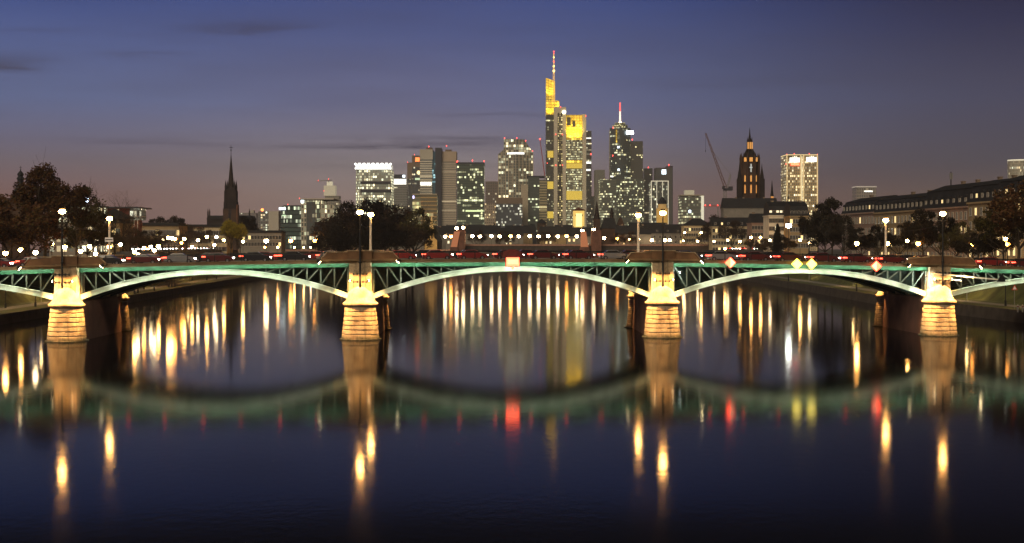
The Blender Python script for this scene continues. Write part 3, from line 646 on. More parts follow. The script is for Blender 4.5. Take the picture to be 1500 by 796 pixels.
# 5 bright tower with zigzag crown
b = Bld('office_tower', 'brightly lit grid tower with a blazing white zigzag crown', 'office tower', 546, 1750)
b.block('facade', facade('bright_t', (.30, .28, .24), (.03, .035, .035), 3.6, 3.9, .72, .72, .62, .10, 1.7, (1, .9, .55), (.85, 1, .75), 9, dim=.12), 520, 573, 248.5, plan=[(0, 10), (.17, 0), (1, 3), (1, 40), (0, 40)])
mb = MB(); xa, xb, z0, z1 = b.X(520), b.X(573), b.Z(248.2), b.Z(239.5); n = 16
P = [(xa, z0 + 1.5)] + [(xa + (xb - xa) * k / n, z1 if k % 2 == 0 else z0 + 3.4) for k in range(n + 1)] + [(xb, z0 + 1.5), (xb, z0), (xa, z0)]
for k in range(n):
    x0, x1 = xa + (xb - xa) * k / n, xa + (xb - xa) * (k + 1) / n; za, zb = (z1, z0 + 3.2) if k % 2 == 0 else (z0 + 3.2, z1)
    mb.bar((x0, -1, za), (x1, -1, zb), 1.0, 2.4)
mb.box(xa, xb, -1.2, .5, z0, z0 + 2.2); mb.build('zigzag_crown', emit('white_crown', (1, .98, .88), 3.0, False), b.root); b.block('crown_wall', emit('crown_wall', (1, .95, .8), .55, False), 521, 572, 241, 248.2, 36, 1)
b.block('dark_floor', m_darkc, 528, 573, 266, 269.5, .5, -.3); b.block('dark_floor', m_darkc, 528, 573, 278, 282, .5, -.3)
# 6
b = Bld('office_tower', 'grey tower with a bright white top storey, right of the zigzag crown tower', 'office tower', 584, 1900)
b.block('facade', facade('band_t', (.20, .19, .18), (.07, .075, .08), 3, 3.6, .8, .5, .07, .04, 1.0, seed=10), 572.5, 596, 262); b.block('lit_top_storey', emit('white_top_storey', (1, .97, .85), 2.0, False), 572.5, 595, 262.5, 270.5, .6, -.8); b.block('roof_plant', m_darkc, 575, 592, 255.5, 262, 20, 5); b.block('beacon', m_cold, 589.5, 593, 256.5, 260, 1, 3)
b.block('lit_floor', emit('yellow_floor', (1, .9, .45), .9, False), 574, 590, 304, 306, .5, -.6)
# 7 dark slabs with round logo
b = Bld('office_tower', 'dark stepped twin slab with a red square and a round yellow logo', 'office tower', 606, 2050)
g = facade('dark_slab', (.055, .055, .065), (.03, .035, .045), 3, 3.7, .8, .6, .05, .02, 1.0, seed=12)
b.block('left_slab', m_brownw, 596, 603.5, 238, 262, 30, 6); b.block('right_slab', m_brownw, 603.5, 616, 228, 245, 34); b.block('left_glazing', g, 595, 603, 262, None, 30, 4); b.block('right_glazing', g, 603.5, 616, 245, None, 34, 0)
b.block('red_logo', emit('red_logo', (1, .2, .05), 3, False), 608.5, 614.5, 231, 237, .6, -.8)
mb = MB(); mb.tube((0, -1, 0), (0, -.3, 0), 2.7, n=16); mb.build('round_logo', emit('yellow_logo', (1, .75, .3), 3, False), b.root, loc=(b.X(613.5), 0, b.Z(253)))
b.block('lit_floor', emit('greenish_floor', (.8, 1, .6), .9, False), 608, 616, 261, 264, .4, -.5); b.warn([(597, 238), (607, 227)])
# 8 twin concrete tower
b = Bld('office_tower', 'tall twin slab with pale banded left half, dark core and brownish right half', 'office tower', 641, 1950)
b.block('left_slab', facade('band_l', (.68, .63, .52), (.07, .08, .09), 40, 3.55, 1.1, .5, .06, .03, 1.1, seed=13), 615, 633, 234, None, 30, 0); b.block('left_head', m_conc, 615, 634, 219, 233.8, 32, -.5)
b.block('glass_slot', facade('slot', (.04, .08, .1), (.02, .07, .09), 2, 3.5, .9, .7, .1, .02, 1.0, (.5, .9, 1), (.5, .9, 1), 14), 633.2, 637.5, 222, None, 20, 3)
b.block('core', m_darkc, 637.7, 647, 217, None, 30, -4); b.block('right_slab', facade('band_r', (.46, .38, .30), (.15, .13, .11), 40, 3.55, 1.1, .45, .05, .05, 1.3, (1, .85, .55), (1, .9, .6), 15, run=2), 647.2, 668, 237, None, 30, 1); b.block('right_head', mat('brown_head', (.44, .35, .27), .8, 0, .1, .05), 647.2, 668.5, 222, 236.8, 31, .5)
b.block('roof_plant', m_brownw, 624, 633, 216, 219, 10, 5); b.block('roof_plant', m_brownw, 652, 661, 219, 222, 10, 5); b.block('lit_sign', m_glow, 616, 632, 267, 272, .5, -.8); b.warn([(628, 215.5), (654, 214.5), (669, 238)], .8)
for py in (271.8, 284, 287.5):
    pass
# 9 brown mid-rise in front
b = Bld('office_building', 'brown mid rise with gold floor lines standing before the twin slab tower', 'office building', 622, 1500)
gl = facade('gold_lines', (.55, .36, .15), (.12, .085, .05), 3, 4.6, 1.1, .78, .06, .05, .9, (1, .8, .4), (.9, 1, .5), 17)
b.block('left_face', facade('gold_l', (.4, .34, .2), (.14, .13, .09), 3, 4.6, 1.1, .72, .1, .12, .9, (1, .85, .4), (.9, 1, .5), 18), 604, 616, 286, None, 20, 2); b.block('right_face', gl, 616.2, 640, 286, None, 20, 0); b.block('roof_rim', m_beige, 603.5, 640.5, 284, 285.8, 23, -.6); b.block('corner_sign', emit('violet_sign', (.6, .55, 1), 4, False), 604.5, 606.5, 287, 291, .4, 1)
# 10 dark green tower
b = Bld('office_tower', 'very dark green glass tower with scattered lit offices and three red roof lights', 'office tower', 689, 1850)
b.block('facade', facade('dkgreen', (.012, .022, .02), (.012, .02, .02), 3.2, 3.8, .85, .72, .12, .03, 1.4, (1, 1, .55), (.8, 1, .65), 20, run=3), 669.5, 709, 241, dep=38); b.block('roof_parapet', m_darkc, 669, 709.5, 238, 241, 39, -.4)
b.block('lit_floor', emit('green_lit_floor', (.85, 1, .5), 1.2, False), 682, 708, 308, 310.5, .4, -.6); b.warn([(670, 237), (692, 236), (709, 237)], .9)
# 11
b = Bld('office_building', 'low brown stepped block in the gap right of the dark green tower', 'office building', 720, 1800)
b.block('rear_block', facade('gap_a', (.17, .13, .11), (.07, .06, .06), 4, 3.8, .6, .6, .05, .02, 1.1, seed=21), 711, 730, 266); b.block('front_block', facade('gap_b', (.33, .26, .2), (.08, .07, .06), 3.4, 3.8, .6, .5, .2, .12, 1.3, (1, .75, .35), (1, .9, .6), 22), 710, 726, 299, None, 10, -12); b.block('rear_block_stage', m_brownw, 713, 728, 266.2, 270, 24, 3)
# 12 faceted tower with chamfered top
b = Bld('office_tower', 'faceted glass tower with pale vertical ribs and chamfered top corners', 'office tower', 755, 1800)
D = b.D; a, c, zt = b.X(730), b.X(781), b.Z(204)
prof = [(730, None), (781, None), (781, 224), (772, 211), (768, 205), (738, 204), (738, 219), (730, 226)]
pf = [(b.X(p), 0 if q is None else b.Z(q)) for p, q in prof]
fm = facade('facet', (.36, .30, .22), (.03, .033, .04), 4.3, 3.8, .82, .84, .22, .13, 1.5, (1, .85, .5), (.9, 1, .75), 23, run=4)
mb = MB(); n = len(pf); mid = (b.X(757), -8)
def fy(x): return 8 * abs(x - mid[0]) / (c - a) * 2 - 8
cols = sorted(set([p[0] for p in pf] + [mid[0]]))
def topz(x):
    T = [(b.X(730), b.Z(226)), (b.X(737.9), b.Z(219)), (b.X(738), b.Z(204)), (b.X(768), b.Z(205)), (b.X(772), b.Z(211)), (b.X(781), b.Z(224))]
    for (x0, z0), (x1, z1) in zip(T, T[1:]):
        if x0 - 1e-6 <= x <= x1 + 1e-6: return z0 + (z1 - z0) * (x - x0) / (x1 - x0)
cols = sorted([b.X(q) for q in (730, 737.9, 738, 757, 768, 772, 781)])
for x0, x1 in zip(cols, cols[1:]):
    z0, z1 = topz(x0), topz(x1)
    mb.face([(x0, fy(x0), 0), (x1, fy(x1), 0), (x1, fy(x1), z1), (x0, fy(x0), z0)], 0, [(x0 - a, 0), (x1 - a, 0), (x1 - a, z1), (x0 - a, z0)])
    mb.face([(x0, fy(x0), z0), (x1, fy(x1), z1), (x1, 36, z1), (x0, 36, z0)], 1); mb.face([(x0, 36, 0), (x0, 36, z0), (x1, 36, z1), (x1, 36, 0)], 1)
mb.face([(a, fy(a), 0), (a, fy(a), topz(a)), (a, 36, topz(a)), (a, 36, 0)], 0); mb.face([(c, fy(c), 0), (c, 36, 0), (c, 36, topz(c)), (c, fy(c), topz(c))], 0)
mb.build('facade', [fm, m_roof], b.root)
rb = MB()
for k in range(11):
    x = a + (c - a) * (k + .02) / 10.05; rb.box(x - .35, x + .35, fy(x) - .7, fy(x) + .3, 0, topz(min(max(x, a), c)))
rb.build('vertical_ribs', mat('pale_ribs', (.5, .42, .3), .6), b.root)
b.block('lit_storey', m_glow, 743, 768, 224, 226.8, .4, -8.6, plan=[(0, 4.5), (.55, -.6), (1, 3.2), (1, 3.8), (.55, 0), (0, 5.1)]); b.warn([(739, 203), (757, 203), (770, 207), (780, 222)], .8)
b = Bld('office_building', 'dark blue glass block with brown parapet below the faceted tower', 'office building', 746, 1650)
b.block('facade', facade('blueblock', (.06, .065, .075), (.03, .035, .045), 2.6, 3.6, .85, .7, .2, .05, 1.0, (.9, .95, .7), (.7, .9, .8), 25), 727, 765, 299); b.block('parapet', m_brownw, 726.6, 765.4, 290, 298.8, 31, -.5)
b = Bld('office_building', 'broad block with a blank beige flank and dark glazing left of the yellow crowned tower', 'office building', 784, 1700)
b.block('blank_flank', m_beige, 763, 773.5, 271, None, 30, -3); b.block('glazed_front', facade('grt', (.06, .065, .06), (.03, .035, .035), 3, 3.6, .9, .6, .1, .04, 1.0, (.9, 1, .6), (.8, 1, .7), 26), 773.7, 790, 260, None, 30, 0); b.block('banded_front', facade('grb', (.4, .34, .2), (.06, .06, .045), 30, 3.6, 1.1, .5, .1, .1, .8, (1, .9, .45), (1, .9, .5), 27), 790.2, 801, 264, None, 30, -2); b.block('roof_plant', m_darkc, 772, 798, 257.5, 260, 20, 4)
# 13 crane behind
t = thing('tower_crane', 'thin red crane mast leaning between the faceted tower and the yellow crowned tower', 'crane', (PX(798, 2300), 2300, GZ))
mb = MB(); q = 2300 / F
mb.tube((0, 0, 0), (0, 0, PZ(258, 2300) - GZ), 1.0, n=4); mb.build('mast', m_steel, t); mb = MB(); mb.tube((0, 0, PZ(258, 2300) - GZ), (PX(791, 2300) - PX(798, 2300), 0, PZ(205, 2300) - GZ), 1.0, .7, 4); mb.build('jib', mat('red_crane_paint', (.35, .05, .05), .5), t)
mb = MB(); mb.ball((0, 0, 0), 1.5, 8, 5); mb.build('warning_light', m_red, t, loc=(PX(791, 2300) - PX(798, 2300), 0, PZ(204, 2300) - GZ))
# 14 the tall yellow-crowned tower
b = Bld('office_tower', 'tallest tower of the skyline with a yellow floodlit crown and antenna', 'office tower', 829, 2050)
dk = facade('cb_dark', (.06, .055, .05), (.02, .022, .022), 2.6, 3.7, .8, .6, .06, .02, 1.1, (1, .9, .4), (1, 1, .7), 28); rt = facade('cb_band', (.26, .23, .17), (.05, .055, .045), 2.4, 3.7, .86, .55, .5, .22, 1.0, (1, .9, .45), (.9, 1, .7), 29, dim=.06)
m_wcol = mat('white_enamel_cladding', (.62, .56, .43), .5, 0, .06, .02)
b.block('left_glazing', dk, 800, 811, 168, None, 34, 4); b.block('stair_core', m_wcol, 811.2, 829, 157.5, None, 30, -4); b.block('stair_glazing', facade('cb_stair', (.05, .04, .03), (.03, .028, .025), 3.4, 3.7, .5, .62, .5, .0, 1.3, (1, .85, .4), (1, .8, .35), 30), 816.5, 823.5, 166, None, .6, -4.8)
b.block('right_front', rt, 829.2, 853, 205.5, None, 30, 0); b.block('right_core', m_wcol, 853.2, 858.5, 168, None, 30, -4)
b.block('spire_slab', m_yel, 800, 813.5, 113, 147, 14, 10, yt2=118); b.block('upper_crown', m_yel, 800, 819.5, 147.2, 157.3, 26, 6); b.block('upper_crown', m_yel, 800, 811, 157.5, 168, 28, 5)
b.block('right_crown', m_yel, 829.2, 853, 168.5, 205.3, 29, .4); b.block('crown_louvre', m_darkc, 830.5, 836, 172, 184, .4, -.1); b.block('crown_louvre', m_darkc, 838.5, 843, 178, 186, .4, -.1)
def flood(px, py, dy, aim, watts, deg=75):
    m = MB(); m.tube((0, 0, -.6), (0, 0, .3), .7, 1.1, 10); m.bar((0, 0, -.4), (0, -dy + 1.5, -1.6), .35, .35); o = m.build('floodlight', m_dark, b.root, loc=(b.X(px), dy, b.Z(py)))
    spot(o, (0, 0, .5), (b.X(aim[0]) - b.X(px), aim[2] - dy, b.Z(aim[1]) - b.Z(py)), watts, (1, .72, .14), deg, rad=.6)
flood(806, 146.5, 0, (806, 128, 10), 65000, 60); flood(805, 168.6, -4, (805, 158, 5), 30000, 90); flood(816, 158.2, -1, (815, 150, 6), 20000, 90); flood(836, 206.5, -7, (837, 190, .4), 95000, 85); flood(847, 206.5, -7, (846, 188, .4), 95000, 85)
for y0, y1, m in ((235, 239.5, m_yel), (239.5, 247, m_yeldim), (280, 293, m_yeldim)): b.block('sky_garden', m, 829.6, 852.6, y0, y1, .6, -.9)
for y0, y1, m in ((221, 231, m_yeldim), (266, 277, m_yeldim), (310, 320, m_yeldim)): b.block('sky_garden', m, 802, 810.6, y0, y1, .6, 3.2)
mb = MB(); mb.tube((0, -.8, 0), (0, 0, 0), 3.0, n=18); mb.build('logo_disc', emit('pale_logo', (1, .95, .65), 3, False), b.root, loc=(b.X(826), -4.5, b.Z(165)))
x = b.X(811.3); mb = MB(); zA, zB = b.Z(150), b.Z(78)
for k in range(9):
    u0, u1 = k / 9, (k + 1) / 9; w0, w1 = 1.5 * (1 - .75 * u0), 1.5 * (1 - .75 * u1); za, zb = zA + (zB - zA) * u0, zA + (zB - zA) * u1
    for sx_, sy_ in ((-1, -1), (1, -1), (1, 1), (-1, 1)): mb.tube((x + sx_ * w0, 4 + sy_ * w0, za), (x + sx_ * w1, 4 + sy_ * w1, zb), .32, n=4)
    mb.tube((x - w0, 4 - w0, za), (x + w1, 4 - w1, zb), .25, n=4); mb.tube((x + w0, 4 - w0, za), (x - w1, 4 - w1, zb), .25, n=4)
ant = mb.build('antenna', emit('lit_antenna', (1, .55, .12), 1.2, False), b.root)
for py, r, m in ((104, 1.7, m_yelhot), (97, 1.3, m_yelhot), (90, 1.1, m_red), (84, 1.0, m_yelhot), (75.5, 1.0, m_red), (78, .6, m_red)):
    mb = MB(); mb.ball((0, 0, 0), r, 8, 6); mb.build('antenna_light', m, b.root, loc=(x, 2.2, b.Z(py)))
b.warn([(814, 198), (823.5, 198), (814, 243), (823.5, 243), (801.5, 240), (858, 171), (821, 158)], .6, -5)
b = Bld('office_tower', 'dark slab tower behind the right edge of the yellow crowned tower', 'office tower', 862, 2200)
b.block('facade', facade('behind', (.07, .06, .055), (.03, .032, .036), 3, 3.7, .8, .6, .07, .03, 1.2, seed=31), 858.8, 866.5, 192); b.block('lower_block', facade('behind2', (.12, .11, .09), (.05, .05, .05), 3, 3.7, .8, .6, .12, .05, .9, seed=32), 858.8, 871, 288, None, 10, -12); b.block('lit_storey', m_glow, 858.8, 866, 237, 240, .4, -.8); b.block('lit_storey', m_glow, 858.8, 865, 248, 250.5, .4, -.8); b.block('lit_storey', m_glow, 858.8, 866, 202, 203.5, .4, -.8); b.warn([(865.5, 227)], .9, -2)
# 15 small grey slabs
b = Bld('office_building', 'plain grey slab left of the round antenna tower', 'office building', 879, 2000)
b.block('slab', mat('grey_slab', (.2, .2, .18), .8, 0, .1, .05), 872, 886, 249); b.block('front_slab', mat('grey_slab_front', (.27, .26, .22), .8, 0, .1, .05), 874, 888, 287, None, 10, -12)
b = Bld('office_building', 'glass block with several fully lit white floors at the foot of the round antenna tower', 'office building', 892, 1900)
b.block('facade', facade('litfl', (.12, .12, .1), (.05, .055, .05), 2.6, 3.8, .86, .6, .25, .25, 1.1, (1, .95, .55), (.85, 1, .7), 33), 879, 903, 263)
# 16 round antenna tower
b = Bld('office_tower', 'round dark tower with a lit red and white antenna and square right block', 'office tower', 918, 2150)
cx, r = b.X(909.5), (b.X(925) - b.X(894)) / 2
mb = MB(); zt = b.Z(187); mb.lathe([(r, 0), (r, zt)], 36, cx, r); mb.lathe([(r, zt), (0, zt + .1)], 36, cx, r, 1)
mb.build('round_shaft', [facade('round', (.035, .04, .045), (.02, .025, .03), 2.2, 3.6, .85, .7, .06, .035, 1.2, (1, .95, .5), (.8, 1, .8), 34), m_roof], b.root)
mb = MB(); mb.lathe([(r * .72, zt), (r * .72, zt + 5), (r * .5, zt + 5.2), (r * .5, zt + 8), (0, zt + 8.1)], 24, cx, r); mb.build('roof_drum', facade('drum', (.1, .1, .08), (.1, .1, .06), 3, 2.6, .7, .6, .5, .3, 1.0, (1, .95, .5), (1, .95, .5), 35), b.root)
mb = MB(); mb.tube((cx, r, zt + 7), (cx, r, b.Z(162)), 1.5, 1.2, 8); mb.build('antenna', emit('white_antenna', (1, .66, .52), 2.2, False), b.root); mb = MB(); mb.tube((cx, r, b.Z(161.8)), (cx, r, b.Z(149)), 1.2, 1.0, 8); mb.build('antenna_tip', emit('red_antenna', (1, .12, .1), 2.2, False), b.root)
mb = MB(); mb.ball((0, 0, 0), 3, 8, 6); mb.build('antenna_light', emit('warm_beacon', (1, .8, .5), 5, False), b.root, loc=(cx, r - 3, b.Z(180)))
b.block('square_block', facade('squ', (.06, .055, .055), (.04, .038, .04), 3, 3.6, .8, .6, .04, .05, 1.2, (1, .95, .5), (1, .9, .5), 36), 925, 943, 206, None, 40, 14); b.block('lit_wall', mat('floodlit_edge', (.4, .38, .3), .6), 893.6, 894.6, 190, None, 6, r - 3)
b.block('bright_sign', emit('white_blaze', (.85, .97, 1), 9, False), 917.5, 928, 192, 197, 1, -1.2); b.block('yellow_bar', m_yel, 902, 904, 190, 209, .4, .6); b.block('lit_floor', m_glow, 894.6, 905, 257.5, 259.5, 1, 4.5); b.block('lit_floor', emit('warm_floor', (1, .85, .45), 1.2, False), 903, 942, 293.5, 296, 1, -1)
b.block('podium', facade('podium', (.08, .08, .07), (.04, .045, .045), 2.6, 3.7, .85, .65, .22, .12, 1.2, (1, .95, .5), (.9, 1, .7), 37), 903, 943, 262, None, 14, -2.4)
for p in ((905.5, 216), (906, 249)):
    mb = MB(); mb.box(-1.4, 1.4, -.4, 0, -1.4, 1.4); mb.build('lit_panel', m_cold, b.root, loc=(b.X(p[0]), -3, b.Z(p[1])))
b.warn([(898, 188), (926, 205.5), (897.5, 229)], .9, -1)
b = Bld('office_tower', 'plain dark tower directly right of the round antenna tower', 'office tower', 949, 2250)
b.block('facade', facade('dk3', (.05, .048, .048), (.035, .035, .038), 3, 3.6, .8, .6, .05, .02, 1.1, seed=38), 943, 955.5, 247, None, 20, -4); b.warn([(950, 246)], .8)
b = Bld('office_tower', 'dark tower with a square white logo and one red roof light', 'office tower', 973, 2200)
b.block('shaft', facade('dk4', (.075, .07, .07), (.05, .05, .052), 3, 3.6, .8, .6, .012, .0, 1.0, seed=39), 960.5, 985, 246); b.block('side_slab', m_darkc, 978, 986, 243, None, 30, 4); b.block('white_logo', m_cold, 969.5, 975.5, 249, 255.5, .6, -.8); b.warn([(980, 242.5)], .9)
b = Bld('office_building', 'pale framed block with lit edges in front of the white logo tower', 'office building', 966, 1800)
b.block('facade', facade('frame', (.06, .06, .055), (.03, .033, .035), 2.8, 3.6, .85, .7, .28, .08, 1.1, (1, .95, .6), (.9, 1, .8), 40), 954, 979, 267)
lf = emit('lit_frame', (1, .9, .65), .7, False)
for x0, x1 in ((953.5, 954.6), (961.5, 962.4), (970, 970.9), (978.2, 979.3)): b.block('frame_post', lf, x0, x1, 266, None, .8, -1)
b.block('frame_top', lf, 953.5, 979.3, 265, 266.2, .8, -1.1)
b = Bld('office_building', 'greenish glass office with a white right edge and a rooftop box, left of the crane', 'office building', 1015, 1600)
b.block('facade', facade('edge', (.14, .13, .11), (.06, .07, .06), 2.6, 3.8, .85, .6, .3, .2, 1.0, (1, .95, .55), (.8, 1, .7), 41), 998, 1027, 288); b.block('white_edge', emit('lit_white_edge', (1, .93, .7), .75, False), 1027.2, 1031, 287, None, 28, -1); b.block('roof_rim', m_beige, 997.5, 1031, 285.6, 287, 30, -1.2); b.block('rooftop_box', emit('lit_box', (1, .9, .62), .3, False), 1005, 1018, 278.5, 285.4, 14, 6)
b.block('bright_sign', m_cold, 1009, 1012, 308, 312, .6, -.8)
for px in (999, 1003): pass
# 17 large crane
t = thing('tower_crane', 'large luffing tower crane with a long raised jib left of the dark cathedral', 'crane', (PX(1062, 1000), 1000, GZ))
s_ = 1000 / F; zc = lambda py: PZ(py, 1000) - GZ; xc = lambda px: PX(px, 1000) - PX(1062, 1000)
def lattice(mb, p, q, w0, w1, n, r):
    p, q = Vector(p), Vector(q); d = (q - p).normalized(); a = d.cross(Vector((0, 1, 0))).normalized(); e = Vector((0, 1, 0))
    for k in range(n):
        A, Bq = p.lerp(q, k / n), p.lerp(q, (k + 1) / n); wa, wb = w0 + (w1 - w0) * k / n, w0 + (w1 - w0) * (k + 1) / n
        for i, j in ((-1, -1), (1, -1), (1, 1), (-1, 1)): mb.tube(A + (a * i + e * j) * wa, Bq + (a * i + e * j) * wb, r, n=4, caps=False)
        s = 1 if k % 2 else -1; mb.tube(A + (a * s - e) * wa, Bq + (-a * s - e) * wb, r * .8, n=4, caps=False); mb.tube(A + (a * s + e) * wa, Bq + (-a * s + e) * wb, r * .8, n=4, caps=False)
mb = MB(); lattice(mb, (0, 0, 0), (0, 0, zc(278)), .9, .9, 14, .16); mb.build('mast', m_steel, t)
mb = MB(); lattice(mb, (.5, 0, zc(276)), (xc(1033.5), 0, zc(195)), .9, .35, 16, .16); mb.build('jib', mat('crane_jib_paint', (.16, .09, .08), .6), t)
mb = MB(); mb.box(-1.2, xc(1072), -1.4, 1.4, zc(279.5), zc(276)); mb.box(xc(1067), xc(1073), -1.5, 1.5, zc(279), zc(273.5)); mb.box(-2.2, -.3, -2, -.5, zc(277.5), zc(273)); mb.build('counterweight', m_darkc, t)
mb = MB(); lattice(mb, (1.5, 0, zc(276)), (xc(1070), 0, zc(256)), .6, .3, 5, .15); mb.tube((xc(1070), 0, zc(256)), (xc(1041), 0, zc(218)), .12, n=4); mb.tube((xc(1070), 0, zc(256)), (xc(1071), 0, zc(275)), .1, n=4); mb.build('a_frame', m_steel, t)
mb = MB(); mb.tube((xc(1033.5), 0, zc(196)), (xc(1033.5), 0, zc(222)), .09, n=4); mb.box(xc(1033.1), xc(1033.9), -.2, .2, zc(223), zc(220)); mb.build('hook_rope', m_dark, t)
t = thing('tower_crane', 'small distant red crane low between the white edged office and the large crane', 'crane', (PX(1052, 1500), 1500, GZ)); s15 = lambda px: PX(px, 1500) - PX(1052, 1500); z15 = lambda py: PZ(py, 1500) - GZ
mb = MB(); lattice(mb, (0, 0, 0), (0, 0, z15(299)), .7, .7, 8, .2); mb.build('mast', m_steel, t); mb = MB(); lattice(mb, (s15(1031), 0, z15(302)), (s15(1056), 0, z15(301.5)), .6, .6, 10, .2); mb.build('jib', mat('red_jib', (.4, .08, .05), .5), t)
for p in (1033, 1040, 1051):
    mb = MB(); mb.ball((0, 0, 0), .7, 8, 5); mb.build('warning_light', m_red, t, loc=(s15(p), -1, z15(301)))
# 18 warm bright tower on the right
b = Bld('office_tower', 'warm golden twin faced tower standing right of the dark cathedral', 'office tower', 1175, 1700)
og = facade('opern', (.50, .36, .18), (.06, .045, .03), 3.0, 3.7, .62, .66, .4, .12, 1.7, (1, .82, .42), (1, .95, .7), 43, dim=.07)
b.block('left_face', og, 1152.5, 1173, 228, None, 34, 3); b.block('right_face', og, 1176.5, 1197.5, 228, None, 34, 0); b.block('glass_seam', emit('bright_seam', (1, .85, .5), .95, False), 1173.2, 1176.3, 229, None, 20, 4)
b.block('lit_attic', m_glow, 1157.5, 1172, 231, 238, .5, 2.2); b.block('lit_attic', m_glow, 1181, 1196, 230.5, 237.5, .5, -.8); b.block('roof_rim', emit('golden_rim', (1, .75, .35), 1.0, False), 1152, 1198, 226.5, 227.8, 36, -.4)
for x0 in (1152, 1172.2, 1176.5, 1196.6): b.block('corner_pier', emit('golden_edge', (1, .72, .33), .75, False), x0, x0 + 1.4, 228, None, 1, -1)
b.block('red_logo', m_sred, 1159, 1171, 239, 242.5, .4, 2.1); b.warn([(1152, 241), (1153, 227), (1198, 227), (1164, 226), (1186, 226)], .7)
b = Bld('office_tower', 'faint distant white grid tower above the right hand roofs', 'office tower', 1268, 2300)
b.block('facade', facade('grid', (.40, .34, .29), (.10, .09, .09), 5, 6, .7, .78, .02, .0, 1.0, seed=44), 1255, 1283.5, 275); b.block('frame', emit('grid_frame', (1, .86, .68), .35, False), 1254, 1284, 273, 274.8, 30, -1); b.block('lit_storey', m_glow, 1266, 1278, 279.5, 281.5, .5, -1)
b = Bld('office_tower', 'round pale lattice tower cut by the right picture edge', 'office tower', 1497, 1500)
mb = MB(); r = (b.X(1513) - b.X(1482)) / 2; zt = b.Z(235.5); cx = b.X(1497.5); mb.lathe([(r, 0), (r, zt)], 30, cx, r); mb.lathe([(r, zt), (0, zt)], 30, cx, r, 1); mb.build('lattice_shaft', [facade('lat', (.42, .38, .30), (.15, .14, .11), 2.0, 3.4, .55, .7, .22, .02, .9, seed=45, dim=.08), m_roof], b.root); mb = MB(); mb.lathe([(r * 1.01, zt), (r * 1.01, zt + 1.5), (r * .95, zt + 1.5)], 30, cx, r); mb.build('crown_ring', lf, b.root)
# distant filler roofs of the old town, each a block with pitched roof
def house(xc, D, w, d, h, rh, label, wallm, name='town_house', group=None, nwin=0, rows=2, lit=.3, hip=False, gz=GZ, rz=0, dormers=0, chim=1):
    t = thing(name, label, 'house', (PX(xc, D) if abs(xc) > 0 else 0, D, gz), group, rz)
    return house_parts(t, w, d, h, rh, wallm, nwin, rows, lit, hip, dormers, chim)
WIN = {}
m_wlit = emit('lit_window_pane', (1, .72, .30), 1.7, False); m_wlit2 = emit('lit_window_pane_pale', (1, .88, .55), 1.5, False); m_wframe = mat('window_frame_paint', (.45, .42, .36), .6, 0, .08, 2)
def win(parent, x, y, z, w=1.15, h=1.8, lit=0, rz=0):
    k = (w, h, lit)
    if k not in WIN:
        f = MB(); e = .1
        for bx in ((-w / 2 - e, w / 2 + e, -h / 2 - e, -h / 2), (-w / 2 - e, w / 2 + e, h / 2, h / 2 + e), (-w / 2 - e, -w / 2, -h / 2, h / 2), (w / 2, w / 2 + e, -h / 2, h / 2), (-.03, .03, -h / 2, h / 2)):
            f.box(bx[0], bx[1], -.09, .03, bx[2], bx[3])
        f.box(-w / 2 - .15, w / 2 + .15, -.16, .03, -h / 2 - .2, -h / 2 - .1)
        fo = f.build('window', m_wframe, parent); p = MB(); p.box(-w / 2, w / 2, -.03, .02, -h / 2, h / 2); po = p.build('pane', (m_glass, m_wlit, m_wlit2)[lit], fo); WIN[k] = (fo, po)
    else:
        fo = again(WIN[k][0], parent); po = again(WIN[k][1], fo)
    fo.location = (x, y, z); fo.rotation_euler = (0, 0, rz); return fo
